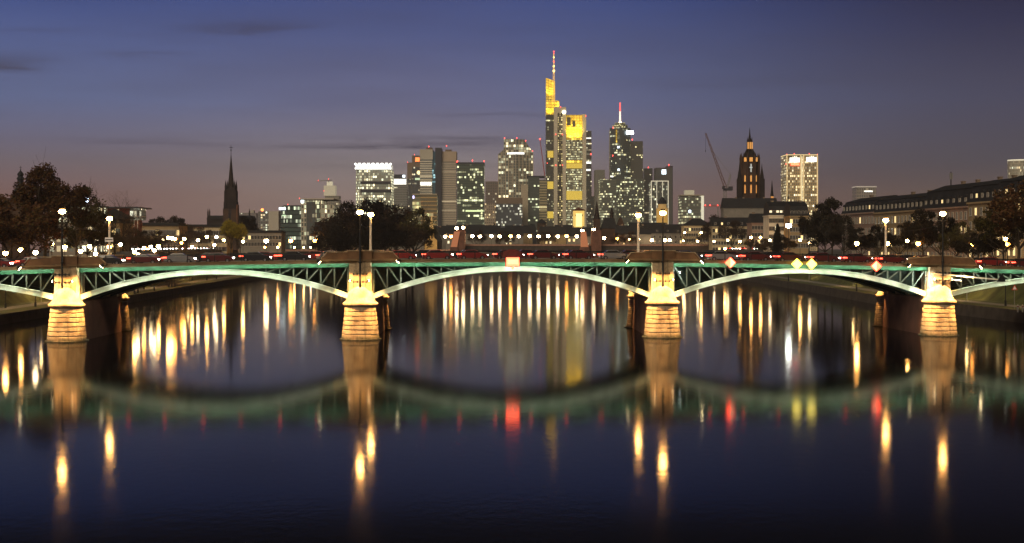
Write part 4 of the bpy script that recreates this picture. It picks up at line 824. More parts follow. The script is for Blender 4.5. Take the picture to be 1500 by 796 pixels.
def house_parts(t, w, d, h, rh, wallm, nwin=0, rows=2, lit=.3, hip=False, dormers=0, chim=1, fl=3.3, winw=1.15, winh=1.8, mansard=False, litcol=1):
    mb = MB(); mb.box(-w / 2, w / 2, 0, d, 0, h); mb.build('wall', wallm, t)
    mb = MB(); mb.box(-w / 2 - .3, w / 2 + .3, -.35, d + .3, h + .003, h + .45); mb.build('cornice', wallm, t)
    mb = MB(); i = d * .42 if hip else 0; z0 = h + .453
    if mansard:
        o = 1.3; zm = z0 + rh * .72
        A = [(-w / 2, -.2, z0), (w / 2, -.2, z0), (w / 2, d, z0), (-w / 2, d, z0)]; Bq = [(-w / 2, o, zm), (w / 2, o, zm), (w / 2, d - o, zm), (-w / 2, d - o, zm)]; mb.hull(A + Bq)
        mb.hull([(-w / 2, o - .2, zm + .003), (w / 2, o - .2, zm + .003), (w / 2, d - o + .2, zm + .003), (-w / 2, d - o + .2, zm + .003), (-w / 2, d / 2 - .2, z0 + rh), (w / 2, d / 2 - .2, z0 + rh), (w / 2, d / 2 + .2, z0 + rh), (-w / 2, d / 2 + .2, z0 + rh)])
    else: mb.hull([(-w / 2 - .3, -.5, z0), (w / 2 + .3, -.5, z0), (w / 2 + .3, d + .4, z0), (-w / 2 - .3, d + .4, z0), (-w / 2 + i, d / 2 - .1, z0 + rh), (w / 2 - i, d / 2 - .1, z0 + rh), (w / 2 - i, d / 2 + .1, z0 + rh), (-w / 2 + i, d / 2 + .1, z0 + rh)])
    ro = mb.build('roof', m_roof, t)
    for k in range(chim if random.random() < .6 else 1):
        c = MB(); x = -w / 2 + w * (k + random.uniform(.25, .95)) / (chim + .2); c.box(x - .6, x + .6, d / 2 - .4, d / 2 + .4, z0 + rh * .6, z0 + rh + .5); c.box(x - .7, x + .7, d / 2 - .5, d / 2 + .5, z0 + rh + .503, z0 + rh + .7); c.build('chimney', m_brownw, ro)
    for k in range(nwin):
        for r in range(rows):
            x = -w / 2 + w * (k + .5) / nwin; win(t, x, -.03, h - 1.9 - fl * r, winw, winh, litcol if random.random() < lit else 0)
    for k in range(dormers):
        x = -w / 2 + w * (k + .5) / dormers; dm = MB(); zb = z0 + .3; y0 = .25 if mansard else .6; hh = min(2.0, rh * .55)
        dm.hull([(x - .8, y0, zb), (x + .8, y0, zb), (x + .8, y0 + 2.4, zb), (x - .8, y0 + 2.4, zb), (x - .8, y0, zb + hh), (x + .8, y0, zb + hh), (x + .8, y0 + 2.4, zb + hh), (x - .8, y0 + 2.4, zb + hh)])
        dm.hull([(x - .95, y0 - .2, zb + hh + .003), (x + .95, y0 - .2, zb + hh + .003), (x + .95, y0 + 2.5, zb + hh + .003), (x - .95, y0 + 2.5, zb + hh + .003), (x - .1, y0 - .1, zb + hh + .6), (x + .1, y0 - .1, zb + hh + .6), (x + .1, y0 + 2.5, zb + hh + .6), (x - .1, y0 + 2.5, zb + hh + .6)])
        do = dm.build('dormer', m_roof, t); wn_ = win(do, x, y0 - .03, zb + hh * .52, 1.0, hh * .7, litcol if random.random() < lit else 0)
    return t
# ------------------------------------------------------------------ churches and old buildings
m_dstone = mat('dark_church_stone', (.022, .016, .014), .9, 0, .35, .2); m_dstone2 = mat('brown_church_stone', (.06, .034, .022), .9, 0, .35, .2)
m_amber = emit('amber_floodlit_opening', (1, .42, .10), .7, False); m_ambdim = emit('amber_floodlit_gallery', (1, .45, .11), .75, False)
def church_tower(b, px, w, y_eave, y_tip, m, n=8, spire=True, dy=0, profile=None):
    """square tower with corner buttresses, gables, pinnacles and a tall spire"""
    x = b.X(px); h = b.Z(y_eave); zt = b.Z(y_tip); a = w / 2
    mb = MB(); mb.box(x - a, x + a, dy, dy + w, 0, h)
    for sx_ in (-1, 1):
        for sy_ in (0, 1):
            cx, cy = x + sx_ * a, dy + sy_ * w; mb.box(cx - .9, cx + .9, cy - .9, cy + .9, 0, h * .8); mb.box(cx - .6, cx + .6, cy - .6, cy + .6, h * .8, h * .97)
    mb.build('tower', m, b.root)
    sp = MB()
    for sx_ in (-1, 1):
        for sy_ in (0, 1): sp.lathe([(.75, h * .97), (.75, h + 2), (0, h + 7)], 6, x + sx_ * a * .9, dy + w / 2 + (sy_ * 2 - 1) * a * .9)
    sp.lathe([(a * .98, h), (a * .72, h + 1.2), (a * .62, h + 3), (a * .46, h + (zt - h) * .3), (.22, zt - 3), (.12, zt)], n, x, dy + w / 2, off=math.pi / n); o = sp.build('spire', m, b.root)
    c = MB(); c.tube((x, dy + w / 2, zt - .5), (x, dy + w / 2, zt + 4.5), .18, n=5); c.box(x - 1.2, x + 1.2, dy + w / 2 - .15, dy + w / 2 + .15, zt + 2.4, zt + 2.8); c.ball((x, dy + w / 2, zt + .6), .55, 8, 6); c.build('cross', m_dark, o)
    return x, h
b = Bld('church', 'black silhouetted church with one tall needle spire and cross at left', 'church', 336, 1050)
x, h = church_tower(b, 337, 7.4, 277, 221, m_dstone)
mb = MB(); w = 4.6; mb.box(x - w * 1.08, x + w * 1.08, -1.5, 9, 0, b.Z(306)); mb.build('tower_base', m_dstone2, b.root)
m_orl = mat('pinkish_lit_stone', (.30, .13, .07), .9); mb = MB(); mb.box(x + w * 1.09, x + w * 1.09 + .5, -1.2, 6, b.Z(330), b.Z(300)); mb.build('buttress', m_orl, b.root)
mb = MB(); mb.extr([(b.X(298), 0), (b.X(364), 0), (b.X(364), b.Z(321)), (b.X(360), b.Z(318)), (b.X(302), b.Z(318)), (b.X(298), b.Z(321))], 12, 30); mb.build('nave', m_dstone, b.root)
mb = MB(); mb.extr([(b.X(297), b.Z(321)), (b.X(365), b.Z(321)), (b.X(362), b.Z(315.5)), (b.X(301), b.Z(315.5))], 11.5, 30.5); mb.build('roof', m_roof, b.root)
for px in (299.5, 302, 361):
    mb = MB(); mb.lathe([(.6, 0), (.5, 5), (0, 8)], 6); mb.build('pinnacle', m_dstone, b.root, loc=(b.X(px), 12, b.Z(320)))
mb = MB(); mb.hull([(x - .9, -1.7, h * .45), (x + .9, -1.7, h * .45), (x + .9, -1.52, h * .45), (x - .9, -1.52, h * .45), (x - .9, -1.7, h * .68), (x + .9, -1.7, h * .68), (x + .9, -1.52, h * .68), (x - .9, -1.52, h * .68)]); mb.build('belfry_opening', m_glass, b.root)
# baroque tower far left
b = Bld('church', 'dark baroque church tower with stacked onion roofs behind the big left tree', 'church', 27, 520)
mb = MB(); q = 520 / F; k = lambda px: px * q; Z = b.Z
mb.box(-k(9), k(9), 0, k(18), 0, Z(292)); mb.build('tower', m_dstone2, b.root)
mb = MB(); mb.lathe([(k(11.5), Z(292)), (k(11.5), Z(291)), (k(10.5), Z(281)), (k(8), Z(277.5)), (k(5.5), Z(273)), (k(4.8), Z(271))], 8, 0, k(9), off=R(22.5)); mb.lathe([(k(4.6), Z(271)), (k(4.4), Z(263)), (k(5.6), Z(262.5)), (k(5.5), Z(261)), (k(3.2), Z(258)), (k(4.5), Z(256.6)), (k(4.6), Z(254.6)), (k(2.6), Z(251.8)), (k(.8), Z(250)), (k(.35), Z(247))], 8, 0, k(9), off=R(22.5)); mb.build('onion_roof', m_roof, b.root)
mb = MB(); mb.tube((0, k(9), Z(248)), (0, k(9), Z(243)), .09, n=5); mb.ball((0, k(9), Z(248.2)), .25, 8, 5); mb.box(-.5, .5, k(9) - .05, k(9) + .05, Z(245.4), Z(245)); mb.build('cross', m_dark, b.root)
mb = MB(); mb.extr([(-k(26), 0), (-k(10), 0), (-k(10), Z(297)), (-k(18), Z(290)), (-k(26), Z(297))], 1, 20); mb.build('nave', m_dstone2, b.root)
# cathedral
b = Bld('cathedral', 'dark brown gothic cathedral with floodlit amber tower openings and a lantern crown', 'cathedral', 1101, 1000)
q = 1000 / F; x = b.X(1101); Z = b.Z; a = 12.4 * q
mb = MB(); mb.prism([(x + 1.0 * a * math.cos(R(22.5 + 45 * i)), 8 + 1.0 * a * math.sin(R(22.5 + 45 * i))) for i in range(8)], 0, Z(237)); 
for i in range(8):
    an = R(22.5 + 45 * i); cx, cy = x + a * 1.12 * math.cos(an), 8 + a * 1.12 * math.sin(an); mb.box(cx - .65, cx + .65, cy - .65, cy + .65, 0, Z(240)); mb.lathe([(.8, Z(240)), (.65, Z(233)), (.9, Z(232.6)), (0, Z(223))], 6, cx, cy)
mb.box(x - a * 1.1, x + a * 1.1, 8 - a, 8 + a, 0, Z(292)); mb.build('tower', m_dstone2, b.root)
mb = MB(); mb.lathe([(a * .92, Z(236.8)), (a * .80, Z(232)), (a * .56, Z(227)), (a * .36, Z(223)), (a * .24, Z(219)), (a * .2, Z(206)), (a * .27, Z(205)), (a * .16, Z(203.5)), (a * .07, Z(194)), (.1, Z(185.5))], 8, x, 8, off=R(22.5))
for i in range(8):
    an = R(45 * i); cx, cy = x + a * .3 * math.cos(an), 8 + a * .3 * math.sin(an); mb.lathe([(.35, Z(220)), (.28, Z(207)), (0, Z(199))], 5, cx, cy); cx, cy = x + a * .72 * math.cos(an), 8 + a * .72 * math.sin(an); mb.lathe([(.4, Z(233)), (.3, Z(227)), (0, Z(221))], 5, cx, cy)
    an = R(22.5 + 45 * i); mb.bar((x + a * .98 * math.cos(an), 8 + a * .98 * math.sin(an), Z(234)), (x + a * .32 * math.cos(an), 8 + a * .32 * math.sin(an), Z(218)), .6, .9)
mb.build('lantern_crown', m_dstone, b.root)
def faces(zlo, zhi, wd, mtl, nm, rad):
    for i in (5, 6, 7):
        an = R(45 * i); c = Vector((x + rad * math.cos(an), 8 + rad * math.sin(an), 0)); d = Vector((-math.sin(an), math.cos(an), 0)); nn = Vector((math.cos(an), math.sin(an), 0)); m = MB()
        p = [c - d * wd, c + d * wd, c + d * wd + nn * .2, c - d * wd + nn * .2]; m.hull([v + Vector((0, 0, zlo)) for v in p] + [v + Vector((0, 0, zhi)) for v in p]); m.face([c - d * wd + nn * .2 + Vector((0, 0, zhi)), c + d * wd + nn * .2 + Vector((0, 0, zhi)), c + nn * .2 + Vector((0, 0, zhi + wd * 1.8))]); m.build(nm, mtl, b.root)
rr_ = a * 1.0 * math.cos(R(22.5)) + .02
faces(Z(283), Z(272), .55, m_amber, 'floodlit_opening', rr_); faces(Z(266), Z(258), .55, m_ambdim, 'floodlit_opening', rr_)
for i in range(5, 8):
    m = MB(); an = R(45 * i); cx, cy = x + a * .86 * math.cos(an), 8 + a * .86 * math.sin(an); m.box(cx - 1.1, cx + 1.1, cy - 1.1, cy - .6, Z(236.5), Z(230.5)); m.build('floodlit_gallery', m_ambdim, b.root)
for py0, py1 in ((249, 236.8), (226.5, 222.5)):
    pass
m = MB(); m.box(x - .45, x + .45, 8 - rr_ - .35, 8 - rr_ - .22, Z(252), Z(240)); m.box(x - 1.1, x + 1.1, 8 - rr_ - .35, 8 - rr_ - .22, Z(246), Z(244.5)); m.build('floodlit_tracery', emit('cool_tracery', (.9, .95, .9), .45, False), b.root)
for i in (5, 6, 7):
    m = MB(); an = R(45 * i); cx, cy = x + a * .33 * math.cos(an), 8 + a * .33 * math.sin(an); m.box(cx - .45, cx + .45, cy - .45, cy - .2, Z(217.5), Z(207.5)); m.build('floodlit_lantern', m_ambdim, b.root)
for sx_, px in ((-1, 1084.5), (1, 1117.5)):
    m = MB(); cx = b.X(px); m.box(cx - 1.7, cx + 1.7, 2, 6, 0, Z(262)); m.lathe([(1.5, Z(262)), (1.2, Z(256)), (.5, Z(248)), (0, Z(238))], 6, cx, 4); m.build('stair_turret', m_dstone, b.root)
m = MB(); m.extr([(b.X(1081), 0), (b.X(1192), 0), (b.X(1192), Z(318)), (b.X(1081), Z(318))], 14, 34); m.box(b.X(1079), b.X(1123), 2, 16, 0, Z(303)); m.build('nave', m_dstone, b.root)
m = MB(); y0, y1 = 13.2, 35; m.hull([(b.X(1089), y0, Z(318)), (b.X(1194), y0, Z(318)), (b.X(1194), y1, Z(318)), (b.X(1089), y1, Z(318)), (b.X(1091), 23.8, Z(293.5)), (b.X(1189), 23.8, Z(293.5)), (b.X(1189), 24.2, Z(293.5)), (b.X(1091), 24.2, Z(293.5))])
m.build('roof', m_roof, b.root)
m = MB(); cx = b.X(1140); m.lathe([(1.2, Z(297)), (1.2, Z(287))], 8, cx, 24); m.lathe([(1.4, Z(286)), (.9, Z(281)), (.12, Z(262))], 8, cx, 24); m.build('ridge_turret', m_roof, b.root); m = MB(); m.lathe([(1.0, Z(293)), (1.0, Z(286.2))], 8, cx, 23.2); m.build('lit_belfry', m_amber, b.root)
m = MB(); cx = b.X(1164); m.lathe([(.5, Z(297)), (.5, Z(288)), (0, Z(280))], 6, cx, 24); m.build('ridge_turret', m_roof, b.root)
# old river tower, round church, chapel and small roofs of the old town
b = Bld('old_tower', 'small yellow floodlit square tower with a dark pyramid cap by the far bridge', 'tower', 848, 1000)
m = MB(); w = b.X(856) - b.X(840); m.box(-w / 2, w / 2, 0, w, 0, b.Z(309)); m.build('wall', emit('yellow_floodlit_wall', (1, .66, .16), .85, False), b.root); m = MB(); m.box(-w * .28, w * .28, -.15, -.02, b.Z(332), b.Z(313)); m.build('wall_glow_patch', emit('yellow_wall_glow', (1, .8, .3), 1.7, False), b.root); m = MB(); m.box(-w * .56, w * .56, -.3, w + .3, b.Z(309), b.Z(307.6)); m.hull([(-w * .56, -.3, b.Z(307.5)), (w * .56, -.3, b.Z(307.5)), (w * .56, w + .3, b.Z(307.5)), (-w * .56, w + .3, b.Z(307.5)), (-.2, w / 2 - .2, b.Z(304)), (.2, w / 2 - .2, b.Z(304)), (.2, w / 2 + .2, b.Z(304)), (-.2, w / 2 + .2, b.Z(304))]); m.build('roof', mat('brown_roof', (.12, .05, .03), .8), b.root)  # floodlight painted as emission, with a brighter patch up the middle
for s in (-.32, .32):
    m = MB(); m.box(s * w - .25, s * w + .25, -.2, -.16, b.Z(317), b.Z(314.5)); m.build('window', m_glass, b.root)
b = Bld('church', 'round church with a warm yellow drum and lit lantern behind the dark lamp mast', 'church', 971, 1250)
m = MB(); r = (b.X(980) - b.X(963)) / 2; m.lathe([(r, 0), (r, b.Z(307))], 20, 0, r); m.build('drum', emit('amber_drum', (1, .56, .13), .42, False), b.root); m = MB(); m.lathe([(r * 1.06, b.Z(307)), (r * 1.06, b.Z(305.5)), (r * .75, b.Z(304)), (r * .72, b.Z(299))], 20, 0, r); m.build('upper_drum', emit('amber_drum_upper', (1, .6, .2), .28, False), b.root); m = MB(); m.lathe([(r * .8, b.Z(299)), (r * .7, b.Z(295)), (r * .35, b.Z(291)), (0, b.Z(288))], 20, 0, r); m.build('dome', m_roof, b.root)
b = Bld('church', 'dark thin church spire left of the old town gables, right of the yellow tower', 'church', 874.5, 950)
m = MB(); m.box(-2.2, 2.2, 0, 4.4, 0, b.Z(321)); m.build('tower', m_dstone2, b.root); m = MB(); m.lathe([(2.4, b.Z(321)), (1.7, b.Z(315)), (.1, b.Z(294))], 8, 0, 2.2, off=R(22.5)); m.build('spire', m_dstone, b.root)
m = MB(); m.extr([(b.X(860), 0), (b.X(872), 0), (b.X(872), b.Z(340)), (b.X(866), b.Z(333)), (b.X(860), b.Z(340))], 3, 20); m.build('nave', m_dstone, b.root)
b = Bld('town_hall', 'stepped gable hall with a small turret in the dark old town roofs', 'town hall', 898, 940)
m = MB(); m.box(b.X(882), b.X(916), 0, 20, 0, b.Z(335)); m.build('wall', m_dstone2, b.root); m = MB(); m.hull([(b.X(881), -.4, b.Z(335)), (b.X(904), -.4, b.Z(335)), (b.X(904), 20, b.Z(335)), (b.X(881), 20, b.Z(335)), (b.X(887), 8, b.Z(319)), (b.X(901), 8, b.Z(319)), (b.X(901), 10, b.Z(319)), (b.X(887), 10, b.Z(319))]); m.build('roof', m_roof, b.root)
m = MB(); m.extr([(b.X(903), b.Z(335)), (b.X(917), b.Z(335)), (b.X(910), b.Z(318))], -.5, 16); m.build('gable', m_dstone2, b.root); m = MB(); m.lathe([(1.2, b.Z(320)), (1.2, b.Z(313)), (1.6, b.Z(312)), (.8, b.Z(309)), (.1, b.Z(302))], 8, b.X(897.5), 9); m.build('turret', m_dstone, b.root)
b = Bld('chapel', 'small gold lit chapel front with a slim spirelet below the brown mid rise', 'chapel', 632, 900)
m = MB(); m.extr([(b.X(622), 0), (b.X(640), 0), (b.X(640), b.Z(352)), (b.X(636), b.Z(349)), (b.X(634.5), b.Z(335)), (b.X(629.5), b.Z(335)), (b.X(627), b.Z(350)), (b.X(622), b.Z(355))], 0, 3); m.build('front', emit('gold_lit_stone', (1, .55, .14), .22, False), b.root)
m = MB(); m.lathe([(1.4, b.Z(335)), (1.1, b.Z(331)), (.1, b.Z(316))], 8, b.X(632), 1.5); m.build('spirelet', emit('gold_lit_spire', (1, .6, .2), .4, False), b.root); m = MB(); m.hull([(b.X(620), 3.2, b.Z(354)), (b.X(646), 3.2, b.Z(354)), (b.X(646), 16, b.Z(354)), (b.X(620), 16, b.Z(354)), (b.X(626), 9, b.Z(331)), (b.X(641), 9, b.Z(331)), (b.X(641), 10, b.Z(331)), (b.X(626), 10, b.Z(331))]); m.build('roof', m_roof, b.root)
m = MB(); m.box(b.X(620.5), b.X(645.5), 3.4, 15.8, 0, b.Z(354)); m.build('wall', m_dstone, b.root)
for px, py in ((631, 341), (633, 348)):
    m = MB(); m.box(-.35, .35, -.12, -.02, -.8, .8); m.build('window', m_glass, b.root, loc=(b.X(px), 0, b.Z(py)))
b = Bld('gatehouse', 'dark square turret with a pyramid cap before the broad beige block', 'tower', 793, 1100)
m = MB(); m.box(b.X(787), b.X(800), 0, 7, 0, b.Z(327)); m.build('wall', m_dstone2, b.root); m = MB(); m.hull([(b.X(785.5), -.8, b.Z(327)), (b.X(801.5), -.8, b.Z(327)), (b.X(801.5), 8, b.Z(327)), (b.X(785.5), 8, b.Z(327)), (b.X(792.5), 3, b.Z(321)), (b.X(794.5), 3, b.Z(321)), (b.X(794.5), 4, b.Z(321)), (b.X(792.5), 4, b.Z(321))]); m.build('roof', m_roof, b.root); m = MB(); m.extr([(b.X(774), 0), (b.X(786), 0), (b.X(786), b.Z(336)), (b.X(783), b.Z(328)), (b.X(777), b.Z(328)), (b.X(774), b.Z(338))], 2, 16); m.build('side_wing', m_roof, b.root)
b = Bld('church', 'tiny dark spire among the old roofs below the brown stepped block', 'church', 724, 1150)
m = MB(); m.box(-1.8, 1.8, 0, 3.6, 0, b.Z(338)); m.build('tower', m_dstone, b.root); m = MB(); m.lathe([(2.2, b.Z(338)), (.1, b.Z(325))], 8, 0, 1.8); m.build('spire', m_dstone, b.root)
# rows of low old town roofs filling the far waterfront
w_cream = mat('cream_render', (.5, .40, .24), .85, 0, .12, .3); w_white = mat('white_render', (.62, .58, .48), .8, 0, .1, .3); w_pink = mat('pinkish_render', (.26, .18, .14), .85, 0, .1, .3); w_grey = mat('grey_render', (.22, .2, .17), .85, 0, .15, .3); w_tan = mat('tan_stone', (.30, .22, .12), .85, 0, .15, .3)
fl_ = [(488, 900, 24, 14), (508, 1000, 26, 12), (575, 1000, 30, 13), (600, 960, 26, 13), (652, 980, 16, 12), (663, 1050, 18, 14), (690, 960, 34, 13), (712, 980, 20, 13), (740, 1020, 26, 12), (760, 1040, 20, 14), (815, 1020, 24, 13), (832, 1080, 20, 15), (848, 925, 16, 11), (862, 1060, 18, 12), (928, 900, 22, 12), (950, 980, 26, 15)]
for i, (px, D, w, hh) in enumerate(fl_):
    t = thing('town_house', f'dark low old town house, {ORD[i]} from the left on the far waterfront', 'house', (PX(px, D), D, GZ), 'old town houses on the far waterfront')
    house_parts(t, w, 12, hh, 6, random.choice((w_grey, w_tan, w_grey)), 0, 0, chim=2)
    for k in range(int(w // 3)):
        for r in range(2):
            if random.random() < .22: win(t, -w / 2 + 1.8 + k * 3, -.03, hh - 2 - 3.2 * r, 1.2, 1.7, random.choice((1, 2)))
# ------------------------------------------------------------------ right bank houses
def rhouse(x0, x1, yt, D, rh, label, wl, nwin, rows, lit, **k):
    t = thing('town_house', label, 'house', (PX((x0 + x1) / 2, D), D, GZ), 'houses on the right waterfront')
    w = (x1 - x0) * D / F; house_parts(t, w, 14, PZ(yt, D) - GZ, rh, wl, nwin, rows, lit, **k); return t
rhouse(940, 1001, 343, 930, 6, 'long low grey house with a dark roof beside the cathedral crane', w_grey, 8, 2, .15, dormers=4)
rhouse(1002, 1043, 332, 900, 4.5, 'cream lit house with rows of small windows left of the bare riverside tree', w_cream, 12, 4, .12, hip=True, fl=3.4)
rhouse(1043.5, 1101, 333, 780, 5, 'long cream house half hidden behind the brown riverside tree', w_cream, 14, 4, .08, fl=3.4, dormers=6)
rhouse(1101.5, 1126, 328, 670, 4.5, 'narrow pinkish house left of the white corner house', w_pink, 6, 4, .06, fl=3.3)
rhouse(1126.5, 1157, 317, 620, 6, 'white corner house with lit ground floor and steep dormered roof', w_white, 7, 4, .2, fl=3.5, mansard=True, dormers=6, litcol=2)
rhouse(1157.5, 1184, 318, 600, 6, 'tan house with dormers right of the white corner house', w_tan, 7, 4, .22, fl=3.4, mansard=True, dormers=5)
rhouse(1060, 1140, 306, 965, 7, 'dark broad roofed house directly below the cathedral tower', w_grey, 0, 0, 0, chim=3)
# long terrace along the right bank, seen at a slant
P0 = Vector((104.8, 452)); u = Vector((.0906, -1)).normalized(); ang = math.atan2(u.y, u.x)
desc = ['farthest terrace house with tiled mansard roof, next to the dark bushy trees', 'long plain terrace house with lit dormers, second along the right bank terrace', 'tall roofed terrace house with chimneys, third along the right bank terrace', 'pale terrace house behind the dark trees, fourth along the right bank terrace', 'cream terrace house with warm lit windows near the right picture edge', 'nearest terrace house, cut by the right picture edge']
acc = 0
for i, (ln, eh, rh, lit, wl, dk_) in enumerate(((30, 14.6, 5.0, .10, w_pink, 10), (38, 14.3, 5.0, .12, w_tan, 12), (30, 14.4, 6.3, .1, w_pink, 8), (16, 15.2, 5.6, .25, w_tan, 5), (26, 15.6, 5.6, .4, w_cream, 7), (30, 15.4, 6, .3, w_tan, 8))):
    c = P0 + u * (acc + ln / 2); t = thing('terrace_house', desc[i], 'house', (c.x, c.y, GZ), 'terrace along the right bank', ang)
    house_parts(t, ln - .1, 13, eh, rh, wl, int(ln / 2.7), 4, lit, fl=3.4, mansard=True, dormers=dk_, chim=2)
    acc += ln
# roof mast
D = 420; t = thing('roof_mast', 'thin antenna mast with panels standing on the right bank roofs', 'antenna mast', (PX(1393, D), D, GZ)); z = lambda py: PZ(py, D) - GZ
m = MB(); m.tube((0, 0, 0), (0, 0, z(252)), .16, n=6); m.build('pole', m_dark, t); m = MB()
for an in (0, 120, 240): m.box(.35 * math.cos(R(an)) - .16, .35 * math.cos(R(an)) + .16, .35 * math.sin(R(an)) - .1, .35 * math.sin(R(an)) + .1, z(263), z(254))
m.build('panels', m_steel, t)
# ------------------------------------------------------------------ left bank buildings
def simple(label, x0, x1, yt, D, wl, nwin, rows, lit, name='long_building', **k):
    t = thing(name, label, 'building', (PX((x0 + x1) / 2, D), D, GZ), 'buildings on the left bank')
    w = (x1 - x0) * D / F; mb = MB(); h = PZ(yt, D) - GZ; mb.box(-w / 2, w / 2, 0, 14, 0, h); mb.build('wall', wl, t)
    mb = MB(); mb.box(-w / 2 - .3, w / 2 + .3, -.5, 14.3, h + .003, h + .5); mb.box(-w / 2 + .3, w / 2 - .3, .6, 13, h + .503, h + 1.2); mb.build('roof', m_roof, t); mb = MB(); mb.box(-w / 2 - .05, w / 2 + .05, -.2, -.003, h - 4.7, h - 4.4); mb.build('string_course', wl, t)
    for kx in range(nwin):
        for r in range(rows): win(t, -w / 2 + w * (kx + .5) / nwin, -.03, h - 2.6 - 3.6 * r, 1.2, 1.9, 1 if random.random() < lit else 0)
    return t
simple('long flat cream building behind bare trees, nearer left half', 202, 262, 331, 530, w_tan, 16, 3, .1)
simple('long flat cream building behind bare trees, farther right half', 262.4, 332, 333, 640, w_cream, 18, 3, .05)
simple('low dim grey building right of the yellow autumn tree', 350, 412, 341, 760, w_grey, 14, 2, .15)
t = simple('pale house facade half hidden by the big left trees', 120, 176, 327, 425, w_tan, 9, 4, .25)
mb = MB(); w = (176 - 120) * 425 / F; h = PZ(327, 425) - GZ; mb.hull([(-w * .1, -1, h + 1.3), (w / 2 + 2, -1, h + 1.3), (w / 2 + 2, 12, h + 1.3), (-w * .1, 12, h + 1.3), (w * .1, 4, h + 2.6), (w / 2 - 3, 4, h + 4.4), (w / 2 - 3, 6, h + 4.4), (w * .1, 6, h + 2.6)]); mb.build('pitched_roof', m_roof, t)
b = Bld('modern_building', 'modern brick and glass building with a lit stair tower and roof terrace at left', 'building', 172, 440)
b.block('brick_block', mat('red_brick', (.22, .06, .045), .85, 0, .2, .5), 148, 186, 305, None, 14, 4); b.block('flat_roof', m_darkc, 144, 199.5, 302.8, 304.8, 17, 2); b.block('glass_corner', facade('gcorner', (.2, .2, .18), (.1, .11, .1), 1.5, 2.6, .8, .82, .5, .2, 1.2, (1, .95, .7), (.8, 1, .9), 50), 186.2, 198, 305, 322, 10, 3); b.block('stair_glazing', facade('stair', (.06, .06, .06), (.05, .05, .05), 1.3, 1.6, .75, .7, .75, .2, 1.6, (1, .95, .65), (.85, 1, .75), 51), 173, 180.5, 331, 360, .6, 3.2); b.block('stair_glazing', facade('stair2', (.06, .06, .06), (.05, .05, .05), 1.3, 1.6, .75, .7, .7, .2, 1.4, (1, .95, .65), (.9, 1, .75), 52), 183.5, 188, 331, 362, .6, 3.2)
b.block('lit_window', m_wlit2, 161.5, 169, 306.5, 312.5, .3, 3.5); b.block('lit_window', m_wlit2, 162, 167, 316.5, 320.5, .3, 3.5); b.block('balcony_slab', m_conc, 172, 199, 316, 317.2, 12, 1)
for px in (189.5, 194, 199): 
    m = MB(); m.tube((b.X(px), 2, 0), (b.X(px), 2, b.Z(317)), .12, n=6); m.build('column', m_white, b.root)
m = MB(); m.extr([(b.X(138), 0), (b.X(172), 0), (b.X(172), b.Z(331)), (b.X(160), b.Z(322)), (b.X(146), b.Z(322)), (b.X(138), b.Z(331))], 0, 3); m.build('lower_roof_wing', m_roof, b.root)
# blue lit roof lettering behind the trees
b = Bld('office_building', 'building behind the left trees carrying blue lit roof emblems', 'office building', 112, 400)
b.block('facade', facade('hotel', (.2, .17, .13), (.04, .04, .04), 2.4, 3.1, .6, .6, .6, .1, 2.6, seed=53), 72, 140, 303, None, 12); b.block('roof_rim', m_darkc, 71, 141, 300.5, 302.8, 13, -.5)
m_blue = emit('blue_white_sign', (.35, .5, 1), 5, False); m = MB()
P = [(107.5, 289), (107.5, 295), (106.2, 297.3), (104.6, 296.3)]
for p, q_ in zip(P, P[1:]): m.bar((b.X(p[0]), -.2, b.Z(p[1])), (b.X(q_[0]), -.2, b.Z(q_[1])), .2, .28)
m.build('roof_letter', m_blue, b.root); m = MB(); n = 14
for k in range(n - 2):
    f = lambda k: (b.X(126.5) + 3.1 * q_r * math.cos(R(20 + 360 * k / n)), -.2, b.Z(293) + 3.1 * q_r * math.sin(R(20 + 360 * k / n)))
    q_r = 400 / F; m.bar(f(k), f(k + 1), .2, .3)
m.bar((b.X(124), -.2, b.Z(294)), (b.X(129), -.2, b.Z(292)), .2, .3); m.build('roof_emblem', emit('pale_blue_emblem', (.6, .75, 1), 7, False), b.root)
m = MB()
for px in (104, 107, 124, 129): m = MB(); m.tube((b.X(px), .1, b.Z(300.6)), (b.X(px), .1, b.Z(292)), .08, n=5); m.build('sign_post', m_dark, b.root)
pass
# ------------------------------------------------------------------ the second bridge with its red bridgehead pylons
D = 850; q = D / F
br = thing('old_bridge', 'low dark stone bridge with red bridgehead pylons across the river behind the steel bridge', 'bridge', (0, D, 0)); Zb = lambda py: PZ(py, D); Xb = lambda px: PX(px, D)
xa_ = Xb(676); mb = MB(); mb.box(xa_, 150, 0, 18, 11.0, 13.6); mb.box(-170, xa_ - .01, 0, 18, 8.9, 10.4); mb.build('deck', m_quay, br); mb = MB(); mb.box(xa_, 150, -.3, .2, 13.603, Zb(358)); mb.box(-170, xa_ - .01, -.3, .2, 10.403, 11.5); mb.build('parapet', mat('pinkish_parapet', (.34, .2, .15), .85), br)
for X in (-78, -39, 0, 39, 78):
    mb = MB(); mb.box(X - 3, X + 3, -2, 20, -1, 9); mb.prism([(X - 3, -2.01), (X, -6), (X + 3, -2.01)], -1, 7); mb.build('pier', m_sand, br)
for k in range(-4, 4):
    xa, xb = k * 39 + 3 if False else k * 39.0 + 3, k * 39.0 + 36; mb = MB(); n = 12; pr = [(xa + (xb - xa) * i / n, 5 + 5.2 * math.sin(math.pi * i / n) ** .6) for i in range(n + 1)] + [(xb, 11), (xa, 11)]
    mb.extr(pr, .5, 17.5); mb.build('arch', m_quay, br)
m_pyl = mat('red_bridgehead_stone', (.34, .12, .07), .85, 0, .2, .4)
